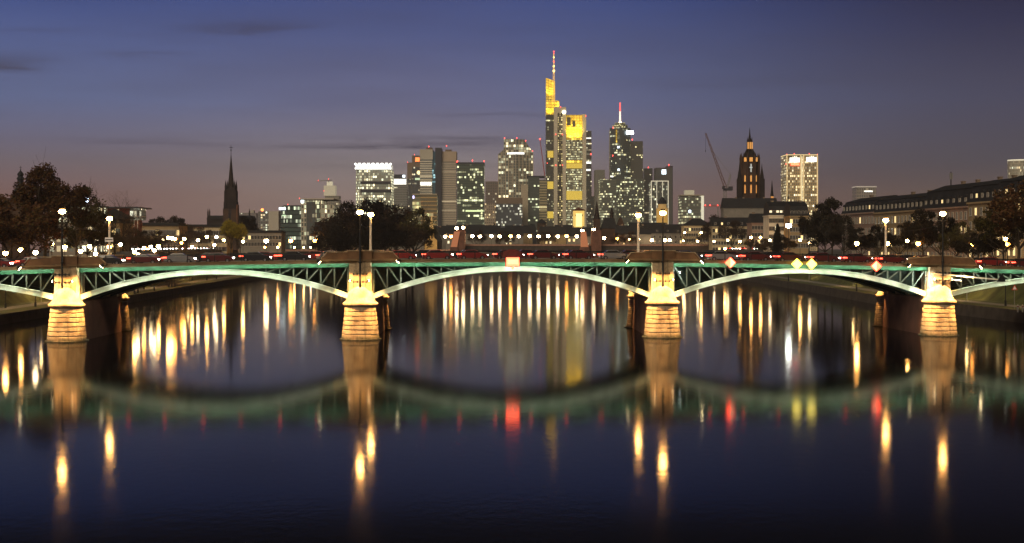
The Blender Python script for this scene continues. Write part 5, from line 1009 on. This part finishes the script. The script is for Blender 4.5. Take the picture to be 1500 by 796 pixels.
for lit_x, dk_x, nm in (((661, 670, 666, 674.6), (671, 681.5), 'left'), ((850, 861, 850, 857.5), (866, 880), 'right')):
    t = thing('bridge_pylon', f'{nm} red lit bridgehead pylon on the low bridge behind', 'pylon', (Xb(dk_x[0]), D, GZ), 'bridgehead pylons'); o = Vector((Xb(dk_x[0]), D, GZ)); zl = lambda py: Zb(py) - GZ
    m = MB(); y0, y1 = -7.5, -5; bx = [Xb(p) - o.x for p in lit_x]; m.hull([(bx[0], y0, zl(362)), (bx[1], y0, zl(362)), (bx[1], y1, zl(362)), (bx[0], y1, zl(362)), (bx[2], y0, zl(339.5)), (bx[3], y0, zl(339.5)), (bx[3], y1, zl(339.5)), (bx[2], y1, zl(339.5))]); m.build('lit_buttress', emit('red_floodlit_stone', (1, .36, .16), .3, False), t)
    m = MB(); m.box(0, Xb(dk_x[1]) - o.x, -6.5, 4, -9, zl(337.5)); m.box(bx[0] - .5, bx[1] + .5, -8, -4.5, -9, zl(362) - .01); m.build('dark_block', m_sand, t)
# traffic island trees etc. come later; white bus on the far bridge
t = thing('bus', 'brightly lit white bus at the left end of the low stone bridge', 'bus', (Xb(379), D + 3, 10.4)); w = (393 - 365) * q / 2; zb = 10.4
m = MB(); m.extr([(-w, .45), (w, .45), (w + .1, 1.2), (w - .15, 3.2), (-w + .1, 3.3), (-w, 3.1)], -1.2, 1.2); m.build('body', mat('white_bus_paint', (.75, .72, .66), .4), t); m = MB(); m.box(-w + .3, w - .4, -1.25, -1.203, 1.3, 2.6); m.build('windows', emit('bus_interior_light', (1, .85, .6), 2.5, False), t)
wm = MB(); wm.tube((0, -.12, 0), (0, .12, 0), .5, n=10); w0 = wm.build('wheel', m_dark, t, loc=(-w * .6, -1.12, .5))
for p in ((w * .6, -1.12, .5), (-w * .6, 1.12, .5), (w * .6, 1.12, .5)): again(w0, t, p)
# ------------------------------------------------------------------ trees
def leaf_mat(name, cols, trans=.25):
    m, t, p = nodes(name)
    g = t.nodes.new('ShaderNodeNewGeometry'); r = t.nodes.new('ShaderNodeValToRGB'); t.links.new(g.outputs['Random Per Island'], r.inputs[0])
    e = r.color_ramp.elements
    while len(e) < len(cols): e.new(.5)
    for i, (x, c) in enumerate(zip(e, cols)): x.position = i / (len(cols) - 1); x.color = (*c, 1)
    t.links.new(r.outputs[0], p.inputs['Base Color']); p.inputs['Roughness'].default_value = .7; p.inputs['Specular IOR Level'].default_value = .2
    return m
m_autumn = leaf_mat('autumn_leaves', [(.03, .012, .005), (.065, .024, .008), (.08, .04, .01), (.04, .03, .008)])
m_olive = leaf_mat('olive_leaves', [(.02, .02, .006), (.05, .042, .009), (.07, .05, .01), (.034, .034, .008)])
m_yellow = leaf_mat('yellow_leaves', [(.16, .13, .01), (.30, .22, .015), (.22, .2, .02), (.36, .24, .02)])
m_deep = leaf_mat('dark_green_leaves', [(.010, .008, .005), (.022, .016, .008), (.014, .011, .006)])
m_brownl = leaf_mat('brown_leaves', [(.02, .012, .007), (.042, .022, .011), (.03, .02, .01)])
def limb(mb, p, d, ln, r, lev, rnd, ends, seg=3):
    q = p
    for k in range(seg):
        d = (d + Vector((rnd.uniform(-.22, .22), rnd.uniform(-.22, .22), rnd.uniform(-.05, .2)))).normalized(); e = q + d * ln / seg; r1 = r * .86
        mb.tube(q, e, r, r1, 6 if r > .08 else 3, caps=False); q, r = e, r1
        if lev > 0 and k >= 1 or lev == 3 and k == 0 and False:
            for _ in range(2 if lev > 1 else 3):
                dd = (d * .55 + Vector((rnd.uniform(-1, 1), rnd.uniform(-1, 1), rnd.uniform(-.15, .8))).normalized() * .8).normalized(); limb(mb, q, dd, ln * rnd.uniform(.5, .75), r * .55, lev - 1, rnd, ends, seg)
    ends.append(q)
def tree_proto(name, label, kind, seed, leaf, h=20.0, rad=7.0, nleaf=5000, size=.5):
    rnd = random.Random(seed); t = thing(name, label, 'tree'); mb = MB(); ends = []
    if kind == 'conifer':
        mb.tube((0, 0, -.5), (0, 0, h * .97), .32, .04, 7); mb.build('trunk', m_bark, t); lf = MB()
        for k in range(nleaf):
            u = rnd.random() ** .8; z = h * (.12 + .88 * u); tier = .6 + .4 * abs(math.sin(u * 34)); R_ = rad * (1 - u) ** .9 * tier + .15; a = rnd.uniform(0, 2 * math.pi); rr = R_ * rnd.random() ** .4
            c = Vector((rr * math.cos(a), rr * math.sin(a), z - rr * .22)); d = Vector((math.cos(a), math.sin(a), -.3)); s = Vector((-math.sin(a), math.cos(a), rnd.uniform(-.4, .4))) * size * .35
            lf.face([c - d * size * .6 - s, c + d * size * .6 - s * .3, c + d * size * .6 + s * .3, c - d * size * .6 + s])
        lf.build('crown', leaf, t); return t
    th = h * .3; mb.tube((0, 0, -.6), (0, 0, th * .5), .42, .34, 9); mb.tube((0, 0, th * .5), (.1, 0, th), .34, .28, 9)
    if kind == 'bare': mb.build('trunk', m_bark, t); mb = MB()
    nl = 6 if kind != 'upright' else 7
    for k in range(nl):
        a = 2 * math.pi * k / nl + rnd.uniform(-.3, .3); up = rnd.uniform(.5, 1.1) if kind != 'upright' else rnd.uniform(1.6, 2.6)
        limb(mb, Vector((.05, 0, th * rnd.uniform(.8, 1))), Vector((math.cos(a), math.sin(a), up)).normalized(), h * (.36 if kind != 'upright' else .42), .19, 2 if kind != 'bare' else 3, rnd, ends, 3)
    limb(mb, Vector((.1, 0, th)), Vector((0, 0, 1)), h * .45, .22, 2 if kind != 'bare' else 3, rnd, ends, 3)
    if kind == 'bare': mb.build('crown', m_bark, t); return t
    mb.build('trunk', m_bark, t)
    zc = h * .6; lobes = []
    for e in ends:
        v = Vector(((e.x) / rad, e.y / rad, (e.z - zc) / (h * .42)))
        if v.length > 1: e = Vector((e.x / v.length, e.y / v.length, zc + (e.z - zc) / v.length))
        lobes.append((e, rnd.uniform(.7, 1.9)))
    rnd.shuffle(lobes); lobes = lobes[:130] if kind != 'bare' else lobes[:150]
    lf = MB(); tot = sum(r * r for _, r in lobes)
    for e, r in lobes:
        for _ in range(int(nleaf * r * r / tot)):
            v = Vector((rnd.gauss(0, 1), rnd.gauss(0, 1), rnd.gauss(0, .75))).normalized() * r * rnd.random() ** .45; c = e + v
            if c.z < h * .16: continue
            a = Vector((rnd.uniform(-1, 1), rnd.uniform(-1, 1), rnd.uniform(-1, 1))).normalized(); b_ = a.orthogonal().normalized(); s = size * rnd.uniform(.5, 1.1)
            lf.face([c - a * s * .5, c + b_ * s * .3, c + a * s * .5, c - b_ * s * .3])
    if nleaf: lf.build('crown', leaf, t)
    return t
# each kind of tree: the first use moves the prototype itself, later uses copy it
PRO = {}
SPEC = dict(plane=('plane_tree', 'broad', 3, m_autumn, 20, 8, 9500, .75), olive=('broadleaf_tree', 'broad', 5, m_olive, 20, 7.5, 9000, .75), dark=('broadleaf_tree', 'broad', 8, m_deep, 20, 7.5, 10000, .85), dark2=('broadleaf_tree', 'broad', 21, m_deep, 20, 8, 10000, .85),
            yellow=('poplar_tree', 'upright', 9, m_yellow, 20, 5, 6500, .8), brown=('broadleaf_tree', 'broad', 12, m_brownl, 20, 8, 6000, .62), bare=('bare_tree', 'bare', 14, m_brownl, 20, 8, 700, .5), bare2=('bare_tree', 'bare', 19, m_brownl, 20, 8, 900, .5), conifer=('conifer_tree', 'conifer', 17, m_deep, 20, 5, 6500, .9))
def tree(kind, px, ytop, D, label, group, wscale=1.0, rz=None, base=None):
    D, z0 = shore(px, D, 1.2 if group == gC or wscale > 1.34 else 3); X = PX(px, D); z0 -= .1; h = PZ(ytop, D) - z0; s = h / 20 / (1.04 if kind in ('conifer',) else .98)
    sc = (s * wscale, s * wscale, s); rz = random.uniform(0, 6.28) if rz is None else rz
    if kind not in PRO: sp = SPEC[kind]; o = tree_proto(sp[0], label, sp[1], sp[2], sp[3], sp[4], sp[5], sp[6], sp[7]); PRO[kind] = o
    else: o = dup(PRO[kind], label, (0, 0, 0))
    o.location = (X, D, z0); o.rotation_euler = (0, 0, rz); o.scale = sc; tag(o, label, 'tree', group); return o
gL, gC, gR = 'trees on the left bank', 'trees on the river island', 'trees on the right bank'
tree('plane', 66, 252, 290, 'tallest reddish autumn plane tree on the left, behind the first dark lamp mast', gL, 1.0, .4)
tree('plane', 18, 297, 285, 'rust coloured autumn tree cut by the left picture edge', gL, 1.35, 2.1)
tree('olive', 112, 283, 300, 'olive tree beneath the blue roof emblems on the left bank', gL, 1.0, 1.1)
tree('plane', 40, 315, 262, 'low reddish tree in front of the tallest plane tree', gL, 1.2, 3.7)
tree('olive', 128, 322, 280, 'low golden green tree just left of the first cream lamp mast', gL, 1.3, .2)
tree('brown', 150, 333, 320, 'small sparse tree directly left of the first cream lamp mast', gL, 1.1)
tree('bare', 168, 292, 420, 'bare tree behind the roof of the modern brick building', gL, 1.0)
tree('bare2', 180, 293, 425, 'second bare tree behind the roof of the modern brick building', gL, .9)
tree('brown', 190, 338, 350, 'small brown tree in front of the lit stair tower', gL, 1.2); tree('dark', 212, 342, 370, 'dark low tree right of the modern brick building', gL, 1.1)
tree('brown', 226, 340, 390, 'brown thin tree in front of the nearer cream building', gL, 1.2); tree('bare', 246, 334, 400, 'bare tree in front of the middle of the cream building', gL, 1.0)
tree('bare2', 270, 333, 410, 'bare dark twigged tree left of the pair of street lamps', gL, 1.0); tree('brown', 290, 334, 420, 'thin brown tree before the farther cream building', gL, 1.1)
tree('bare', 312, 338, 440, 'bare tree just left of the yellow autumn poplar', gL, 1.0)
tree('yellow', 338, 326, 470, 'bright yellow autumn poplar under the dark church, left stem', gL, 1.0); tree('yellow', 352, 331, 480, 'bright yellow autumn poplar under the dark church, right stem', gL, .9, 2.5)
for i, (px, yt, D) in enumerate(((232, 323, 560), (258, 322, 600), (360, 322, 800))): tree('dark2', px, yt, D, ('dark tree crown showing over the roof near the red roof light', 'dark tree crown showing over the cream roof, midway to the church', 'dark tree crown right of the black church')[i], gL, .9)
for i, (px, yt, D, k, w) in enumerate(((497, 316, 640, 'brown', .9), (515, 306, 640, 'dark2', .85), (537, 303, 650, 'dark', .9), (560, 305, 645, 'dark2', .9), (582, 312, 640, 'brown', .9), (604, 314, 630, 'olive', .85), (490, 336, 620, 'dark', 1.0), (525, 330, 610, 'dark', 1.1), (562, 332, 605, 'dark2', 1.1), (595, 336, 600, 'brown', 1.1))):
    tree(k, px, yt - 2, D, ('brown leafed tree at the left end of the dark island clump', 'dark tree behind the second dark lamp mast on the island', 'tallest tree of the dark island clump, behind the second cream lamp mast', 'dark tree right of the second cream lamp mast on the island', 'brown tree right of centre in the island clump', 'sparse olive tree at the right end of the island clump', 'low dark tree at the left foot of the island clump', 'low dark tree in front of the second dark lamp mast', 'low dark tree in front of the island clump centre', 'low brown tree at the right foot of the island clump')[i], gC, w * 1.2)
for i, (px, yt, D, k) in enumerate(((412, 353, 700, 'bare'), (438, 352, 710, 'bare2'), (455, 353, 715, 'bare'), (905, 343, 780, 'brown'), (922, 341, 760, 'brown'), (600, 349, 820, 'brown'), (740, 340, 930, 'brown'), (800, 340, 930, 'brown'), (700, 339, 940, 'brown'))):
    tree(k, px, yt, D, ('small bare tree between the first two bank lamps right of the poplar', 'small bare tree between two bank lamps below the white grid office', 'small bare tree left of the dark island clump', 'brown bush like tree left of the third cream lamp mast', 'brown tree just behind the third cream lamp mast', 'low brown tree left of the gold chapel', 'low brown tree above the far bridge lamps, middle', 'low brown tree above the far bridge lamps, right', 'low brown tree above the far bridge lamps, left')[i], 'small trees along the far bank')
tree('bare', 1003, 335, 470, 'wide bare tree with lamps behind its branches, left of the brown round tree', gR, 1.2, .3); tree('bare2', 1022, 341, 480, 'smaller bare tree right of the wide bare tree', gR, 1.1)
tree('brown', 1052, 319, 420, 'round brown leafed tree below the large crane', gR, 1.0); tree('brown', 1072, 326, 415, 'round brown leafed tree right of the crane mast', gR, 1.0); tree('brown', 1038, 335, 425, 'low brown tree left of the crane mast', gR, 1.0)
tree('olive', 1101, 348, 420, 'small olive tree beside the red car lights on the right bank', gR, .9)
tree('conifer', 1139, 326, 400, 'slim dark conifer in front of the white corner house', gR, 1.0)
for i, (px, yt, D, k, w) in enumerate(((1120, 352, 390, 'dark', 1.3), (1150, 350, 385, 'dark2', 1.3), (1198, 305, 370, 'dark', .85), (1219, 298, 365, 'dark2', .8), (1208, 330, 350, 'dark', 1.2), (1236, 322, 340, 'dark2', 1.0), (1262, 338, 320, 'dark', 1.1), (1286, 335, 315, 'dark2', 1.1), (1318, 334, 305, 'dark', 1.1), (1352, 313, 300, 'dark2', .9), (1378, 322, 300, 'dark', 1.0), (1402, 330, 295, 'olive', 1.0), (1433, 322, 285, 'bare', .9), (1470, 300, 275, 'olive', 1.0), (1492, 276, 272, 'plane', 1.0), (1424, 345, 280, 'dark', 1.3), (1455, 342, 270, 'dark2', 1.2))):
    tree(k, px, yt, D, ('low dark tree left of the conifer foot', 'low dark tree right of the conifer foot', 'left top of the tall dark tree pair right of the white corner house', 'highest dark tree right of the white corner house', 'dark tree standing before the tall dark pair', 'dark tree at the far end of the terrace', 'dark low tree left of the fourth cream lamp mast', 'dark low tree behind the fourth cream lamp mast', 'dark tree right of the fourth cream lamp mast', 'tall dark tree left of the fourth dark lamp mast', 'dark tree behind the fourth dark lamp mast', 'olive tree right of the fourth dark lamp mast', 'bare branched tree before the pale terrace house', 'olive tree before the last terrace houses', 'big brown autumn tree cut by the right picture edge', 'low dark tree right of the last pier parapet', 'low dark tree near the right picture edge')[i], gR, w)
# ------------------------------------------------------------------ street lamps on the banks and the far bridge
def lamp_proto(hm, glass, r, label, cat='street lamp', name='street_lamp'):
    t = thing(name, label, cat); mb = MB(); mb.tube((0, 0, 0), (0, 0, hm), .11, .07, 6); mb.lathe([(.22, 0), (.2, .6), (.11, .7)], 6); mb.build('mast', m_dark, t)
    mb = MB(); mb.lathe([(.08, hm), (r * .9, hm + r * .5), (r, hm + r), (r * .8, hm + r * 1.6), (.0, hm + r * 1.9)], 10); mb.build('lamp_head', glass, t, True)
    mb = MB(); mb.lathe([(r * .85, hm + r * 1.62), (.1, hm + r * 2.25), (0, hm + r * 2.3)], 8); mb.build('lamp_cap', m_dark, t); return t
LP = {}; HEADS = {}; m_amberlamp = emit('amber_lamp_glass', (1, .36, .06), 85); m_palelamp = emit('pale_lamp_glass', (1, .7, .36), 70)
def lamp(px, py, D, kind, label, group, z0=GZ, fixed=False):
    if not fixed: D, z0 = shore(px, D)
    zt = PZ(py, D); r = {'far': .95, 'mid': .52, 'white': .9, 'small': .45, 'tiny': .34}[kind]; key = kind
    hm = 7.0
    if key not in LP: LP[key] = lamp_proto(hm, {'far': m_lamp_far, 'mid': m_lamp, 'white': m_lamp_white, 'small': m_lamp, 'tiny': m_lamp}[kind], r, label); o = LP[key]
    else: o = dup(LP[key], label, (0, 0, 0))
    k = (zt - z0 - r) / hm
    o.location = (PX(px, D), D, z0); tag(o, label, 'street lamp', group)
    for ch in o.children:
        if ch.name.startswith('mast'): ch.scale = (1, 1, k)
        else:
            ch.location = (0, 0, hm * k - hm)
            if ch.name.startswith('lamp_head') and kind in ('mid', 'small', 'far'):
                v = random.choice((0, 0, 1, 2)); key2 = (kind, v)
                if v and key2 not in HEADS: HEADS[key2] = ch.data.copy(); HEADS[key2].materials.clear(); HEADS[key2].materials.append((m_amberlamp, m_palelamp)[v - 1])
                if v: ch.data = HEADS[key2]
    return o
fb = (692, 703, 720, 732, 748, 760, 776, 789, 803, 817, 830, 845)
for i, px in enumerate(fb): lamp(px, 346 + (i % 2) * .4, 850 + (i % 2) * 13 + 2.5, 'far', f'{ORD[i]} glowing globe lamp from the left between the red pylons of the low bridge', 'globe lamps on the low bridge', 13.6, True)
for i, (px, D) in enumerate(((652, 845), (660.5, 855))): lamp(px, 346.5, D, 'far', ('left', 'right')[i] + ' one of the two globe lamps just left of the left red pylon', 'globe lamps on the low bridge', 10.4, True)
for i, (px, py) in enumerate(((669, 334.5), (678.5, 333.5), (853, 338), (869.5, 336.5))): lamp(px, py, 850 + (-6 if i in (0, 2) else 0), 'far', ('bright lamp on the lit face of the left red pylon', 'bright lamp on the dark half of the left red pylon', 'bright lamp on the lit face of the right red pylon', 'bright lamp on the dark half of the right red pylon')[i], 'lamps on the red pylons', PZ(340, 850), True)
LX = [(8, 371, 262), (30, 366, 300), (52, 370, 268), (76, 358, 330), (95, 362, 285), (118, 368, 272), (140, 372, 290), (131, 361, 330)]
for i, (px, py, D) in enumerate(LX): lamp(px, py, D, 'small', f'{ORD[i]} amber lamp from the left among the big left bank trees', 'amber lamps among the left bank trees')
LB = [(197, 369, 330, 'small'), (202, 373, 330, 'small'), (211, 363, 380, 'small'), (221, 361.5, 400, 'small'), (226, 367, 360, 'small'), (232, 361, 420, 'mid'), (247, 348.5, 395, 'mid'), (251.5, 349, 398, 'mid'), (256, 350, 400, 'mid'), (266, 356, 470, 'small'), (281.5, 361.5, 470, 'small'), (303, 347, 480, 'mid'), (317, 347.5, 500, 'mid'), (314, 359, 520, 'mid'), (356, 354, 520, 'mid')]
PL = ['lowest lamp left of the brown tree, first of the bank', 'lowest lamp, second of the bank', 'small lamp before the dark low tree', 'small lamp before the nearer cream building', 'small low lamp under the brown thin tree', 'lamp under the nearer cream building', 'left lamp of the high trio before the cream building', 'middle lamp of the high trio before the cream building', 'right lamp of the high trio before the cream building', 'dim lamp right of the high trio', 'small low lamp midway along the cream building', 'lamp left of the pair beside the poplar', 'lamp right of the pair beside the poplar', 'lower lamp beside the yellow poplar', 'lamp glowing through the right poplar stem']
for (px, py, D, k), lb in zip(LB, PL): lamp(px, py, D, k, lb + ', on the left bank', 'street lamps on the left bank')
for i, px in enumerate((390, 426, 462)): lamp(px, 353, 560 + i * 20, 'far', ('big bright lamp right of the yellow poplar', 'bright lamp below the dark glass office', 'bright lamp below the white grid office, left of the island')[i], 'street lamps on the left bank')
for i, px in enumerate((388, 407, 431, 445, 455)): lamp(px, 362.5, 640 + 14 * i, 'small', f'{ORD[i]} small low lamp from the left in front of the island bank', 'small lamps before the island')
RBl = [(885, 349, 760, 'far'), (904, 350, 740, 'far'), (922, 351, 720, 'mid'), (936, 351, 700, 'mid'), (955, 352, 660, 'far'), (974, 352, 640, 'far'), (981, 352, 640, 'far'), (1003, 341, 470, 'mid'), (1001, 353, 520, 'mid'), (1027, 341, 500, 'mid'), (1022, 353.5, 540, 'mid'), (994, 363, 430, 'small'), (1062, 364.5, 400, 'small'), (1100, 348, 600, 'mid'), (1114, 348, 610, 'mid'), (1473, 350, 262, 'tiny'), (1329, 353, 290, 'tiny')]
PR = ['lamp just right of the right red pylon', 'second lamp right of the right red pylon', 'lamp left of the third cream lamp mast', 'lamp behind the third cream lamp mast', 'bright lamp between the cream and the dark third lamp masts', 'left lamp of the pair right of the third dark mast', 'right lamp of the pair right of the third dark mast', 'high lamp glowing in the wide bare tree', 'lower lamp glowing in the wide bare tree', 'lamp before the cream lit house', 'lower lamp before the cream lit house', 'low lamp at the foot of the wide bare tree', 'low lamp under the brown round trees', 'left lamp before the pinkish house', 'right lamp before the pinkish house', 'dim lamp low beside the right picture edge', 'dim lamp in the dark trees right of the fourth cream mast']
for (px, py, D, k), lb in zip(RBl, PR): lamp(px, py, D, k, lb + ', right bank', 'street lamps on the right bank')
for i, (px, py, D) in enumerate(((238, 352, 450), (270, 350, 470), (290, 352, 500), (328, 352, 560), (176, 358, 380), (160, 362, 340))): lamp(px, py, D, 'mid', ('lamp before the dark low tree', 'lamp under the bare dark twigged tree', 'lamp before the thin brown tree', 'lamp at the left foot of the yellow poplar', 'lamp below the modern brick building', 'lamp right of the first cream mast foot')[i] + ', added for warm glow on the left bank', 'street lamps on the left bank')  # extra lamps, added to warm the left bank fronts
for i, (px, py, D) in enumerate(((1030, 351, 905), (1046, 354, 740), (1066, 352, 700), (1084, 354, 660), (1128, 352, 590), (1172, 352, 560), (1186, 356, 540), (1012, 355, 905))): lamp(px, py, D, 'mid', ('lamp at the right end of the cream house', 'lamp under the round brown tree', 'lamp between the round brown trees', 'lamp beside the red car lights', 'lamp before the white corner house, lower left', 'lamp before the tan house', 'lamp left of the tall dark trees', 'lamp at the left part of the cream house')[i] + ', added for warm glow on the right bank', 'street lamps on the right bank')  # extra lamps, added to warm the right bank fronts
lamp(1155, 330.5, 430, 'white', 'brilliant white lamp in front of the white corner house', 'street lamps on the right bank')
for i, (px, D) in enumerate(((1255, 330), (1300, 352), (1345, 330), (1425, 318), (1476, 300))): lamp(px, 357, D, 'mid', ('lamp hidden among the dark trees at the far terrace end', 'lamp behind the dark trees under the terrace, second', 'lamp behind the dark trees under the terrace, third', 'lamp in front of the pale terrace house', 'lamp in front of the nearest terrace house')[i], 'street lamps under the terrace')
# low lamps along the riverside paths, seen below the arches
pp = None
for side, line, s, zl in (('left', BL, -1, 1.74), ('right', BR, 1, 2.14)):
    for i, Y in enumerate((252, 290, 335, 390, 460)):
        lb = f'slim path lamp mast on the {side} riverside lawn, {ORD[i]} beyond the bridge'
        if pp is None:
            pp = thing('path_lamp', lb, 'path lamp'); mb = MB(); mb.tube((0, 0, 0), (0, 0, 7.6), .09, .06, 6); mb.tube((0, 0, 7.6), (0, 0, 7.8), .06, .06, 6); mb.build('mast', m_steel, pp); mb = MB(); mb.lathe([(.05, 7.6), (.26, 7.7), (.26, 7.78), (0, 7.8)], 8); mb.build('lamp_head', emit('path_lamp_glass', (1, .62, .22), 160), pp); mb = MB(); mb.lathe([(.36, 7.8), (.3, 7.92), (0, 7.98)], 8); mb.build('lamp_cap', m_dark, pp); o = pp
        else: o = dup(pp, lb, (0, 0, 0))
        if not [c for c in o.children if c.type == 'LIGHT']: spot(o, (0, 0, 7.5), (0, 0, 0), 7000, (1, .62, .24), 140, .8, .1)
        o.location = (xbank(line, Y) + s * 8.9, Y, zl); tag(o, lb, 'path lamp', 'path lamps on the riverside lawns')
# bench, sign and bollards on the right lawn
t = thing('park_bench', 'white park bench on the right riverside lawn seen under the arch', 'bench', (xbank(BR, 318) + 12.5, 318, 2.6), None, R(80))
m = MB()
for y in (-.2, -.05, .1): m.box(-.9, .9, y, y + .11, .42, .46)
m.build('seat', m_white, t); m = MB()
for z in (.55, .7, .85): m.box(-.9, .9, .26, .3, z, z + .1)
m.build('backrest', m_white, t)
for x in (-.75, .75):
    m = MB(); m.box(x - .04, x + .04, -.2, -.12, -.2, .42); m.box(x - .04, x + .04, .2, .259, -.2, .9); m.box(x - .04, x + .04, -.119, .2, .34, .4); m.build('leg', m_dark, t)
Y = 250; t = thing('warning_sign', 'triangular red rimmed warning sign on a post on the right bank', 'sign', (PX(1486, Y), Y, 2.2)); zt = PZ(421, Y) - 2.2
m = MB(); m.tube((0, 0, -.5), (0, 0, zt), .05, n=6); m.build('post', m_steel, t); m = MB(); m.extr([(-.55, zt - .5), (.55, zt - .5), (0, zt + .45)], -.1, -.055); m.build('rim', mat('sign_red', (.5, .05, .03), .5), t); m = MB(); m.extr([(-.32, zt - .37), (.32, zt - .37), (0, zt + .2)], -.13, -.103); m.build('panel', m_white, t)
t0 = None
for i, px in enumerate((1491, 1498)):
    lb = ('left', 'right')[i] + ' white bollard on the right riverside path'
    if t0 is None: t0 = thing('bollard', lb, 'bollard'); m = MB(); m.lathe([(.14, -.3), (.14, .85), (.11, .95), (0, 1.0)], 10); m.build('post', m_white, t0); m = MB(); m.lathe([(.145, .6), (.145, .75)], 10); m.build('band', mat('bollard_red', (.4, .05, .03), .5), t0); o = t0
    else: o = dup(t0, lb, (0, 0, 0))
    o.location = (PX(px, 243), 243, 2.14); tag(o, lb, 'bollard', 'white bollards on the right path')
# cars on the left embankment with dazzling headlights, and a few on the right bank
er = MB()
def eroad(P, w, z):
    for (x0, y0), (x1, y1) in zip(P, P[1:]): er.hull([(x0 - w, y0, 8), (x0 + w, y0, 8), (x1 + w, y1, 8), (x1 - w, y1, 8), (x0 - w, y0, z), (x0 + w, y0, z), (x1 + w, y1, z), (x1 - w, y1, z)])
lx = lambda Y: PX(206 + (Y - 410) / 2.3, Y)
eroad([(lx(Y), Y) for Y in (395, 470, 560, 650, 700)], 5.5, 11.7); tag(er.build('embankment_road', m_asph), kind='structure')
n_ = 0
for i in range(26):
    Y = 408 + i * 10.5; ci = (1, 3, 2, 4)[i % 4]; off = -2.4 if i % 2 else 1.4
    put_car((lx(Y) + off, Y, 11.72), R(-90) + R(11), ci, f'{paints[ci][0]} oncoming car, ' + (f'{ORD[i]} from the front' if i < 20 else f'{ORD[25 - i]} from the back') + ' of the queue on the left embankment road', 'cars on the left embankment')
er = MB(); er.box(96, 124, 640, 716, 8, 11.5); tag(er.build('embankment_road', m_asph), kind='structure')
for i, (px, Y, d) in enumerate(((1066, 668, 90), (1074, 682, -90), (1081, 660, -90), (1087, 676, 90), (1092, 700, 90), (1098, 690, -90), (1106, 665, -90))):
    ci = (2, 1, 0, 5, 3, 4, 1)[i]; put_car((PX(px, Y), Y, 11.52), R(d), ci, f'{ORD[i]} {paints[ci][0]} car from the left on the right bank street below the pinkish house', 'cars on the right bank')
# ------------------------------------------------------------------ evening haze
def haze(dens):
    m = bpy.data.materials.new('evening_haze'); m.use_nodes = True; t = m.node_tree; t.nodes.clear()
    v = t.nodes.new('ShaderNodeVolumePrincipled'); v.inputs['Color'].default_value = (.8, .8, .85, 1); v.inputs['Density'].default_value = dens; v.inputs['Anisotropy'].default_value = .3
    o = t.nodes.new('ShaderNodeOutputMaterial'); t.links.new(v.outputs[0], o.inputs['Volume'])
    mb = MB(); mb.box(-1450, 1450, -150, 2750, -3, 340); h = mb.build('haze', m); h['kind'] = 'stuff'
haze(1.3e-4)
scn.cycles.volume_bounces = 0
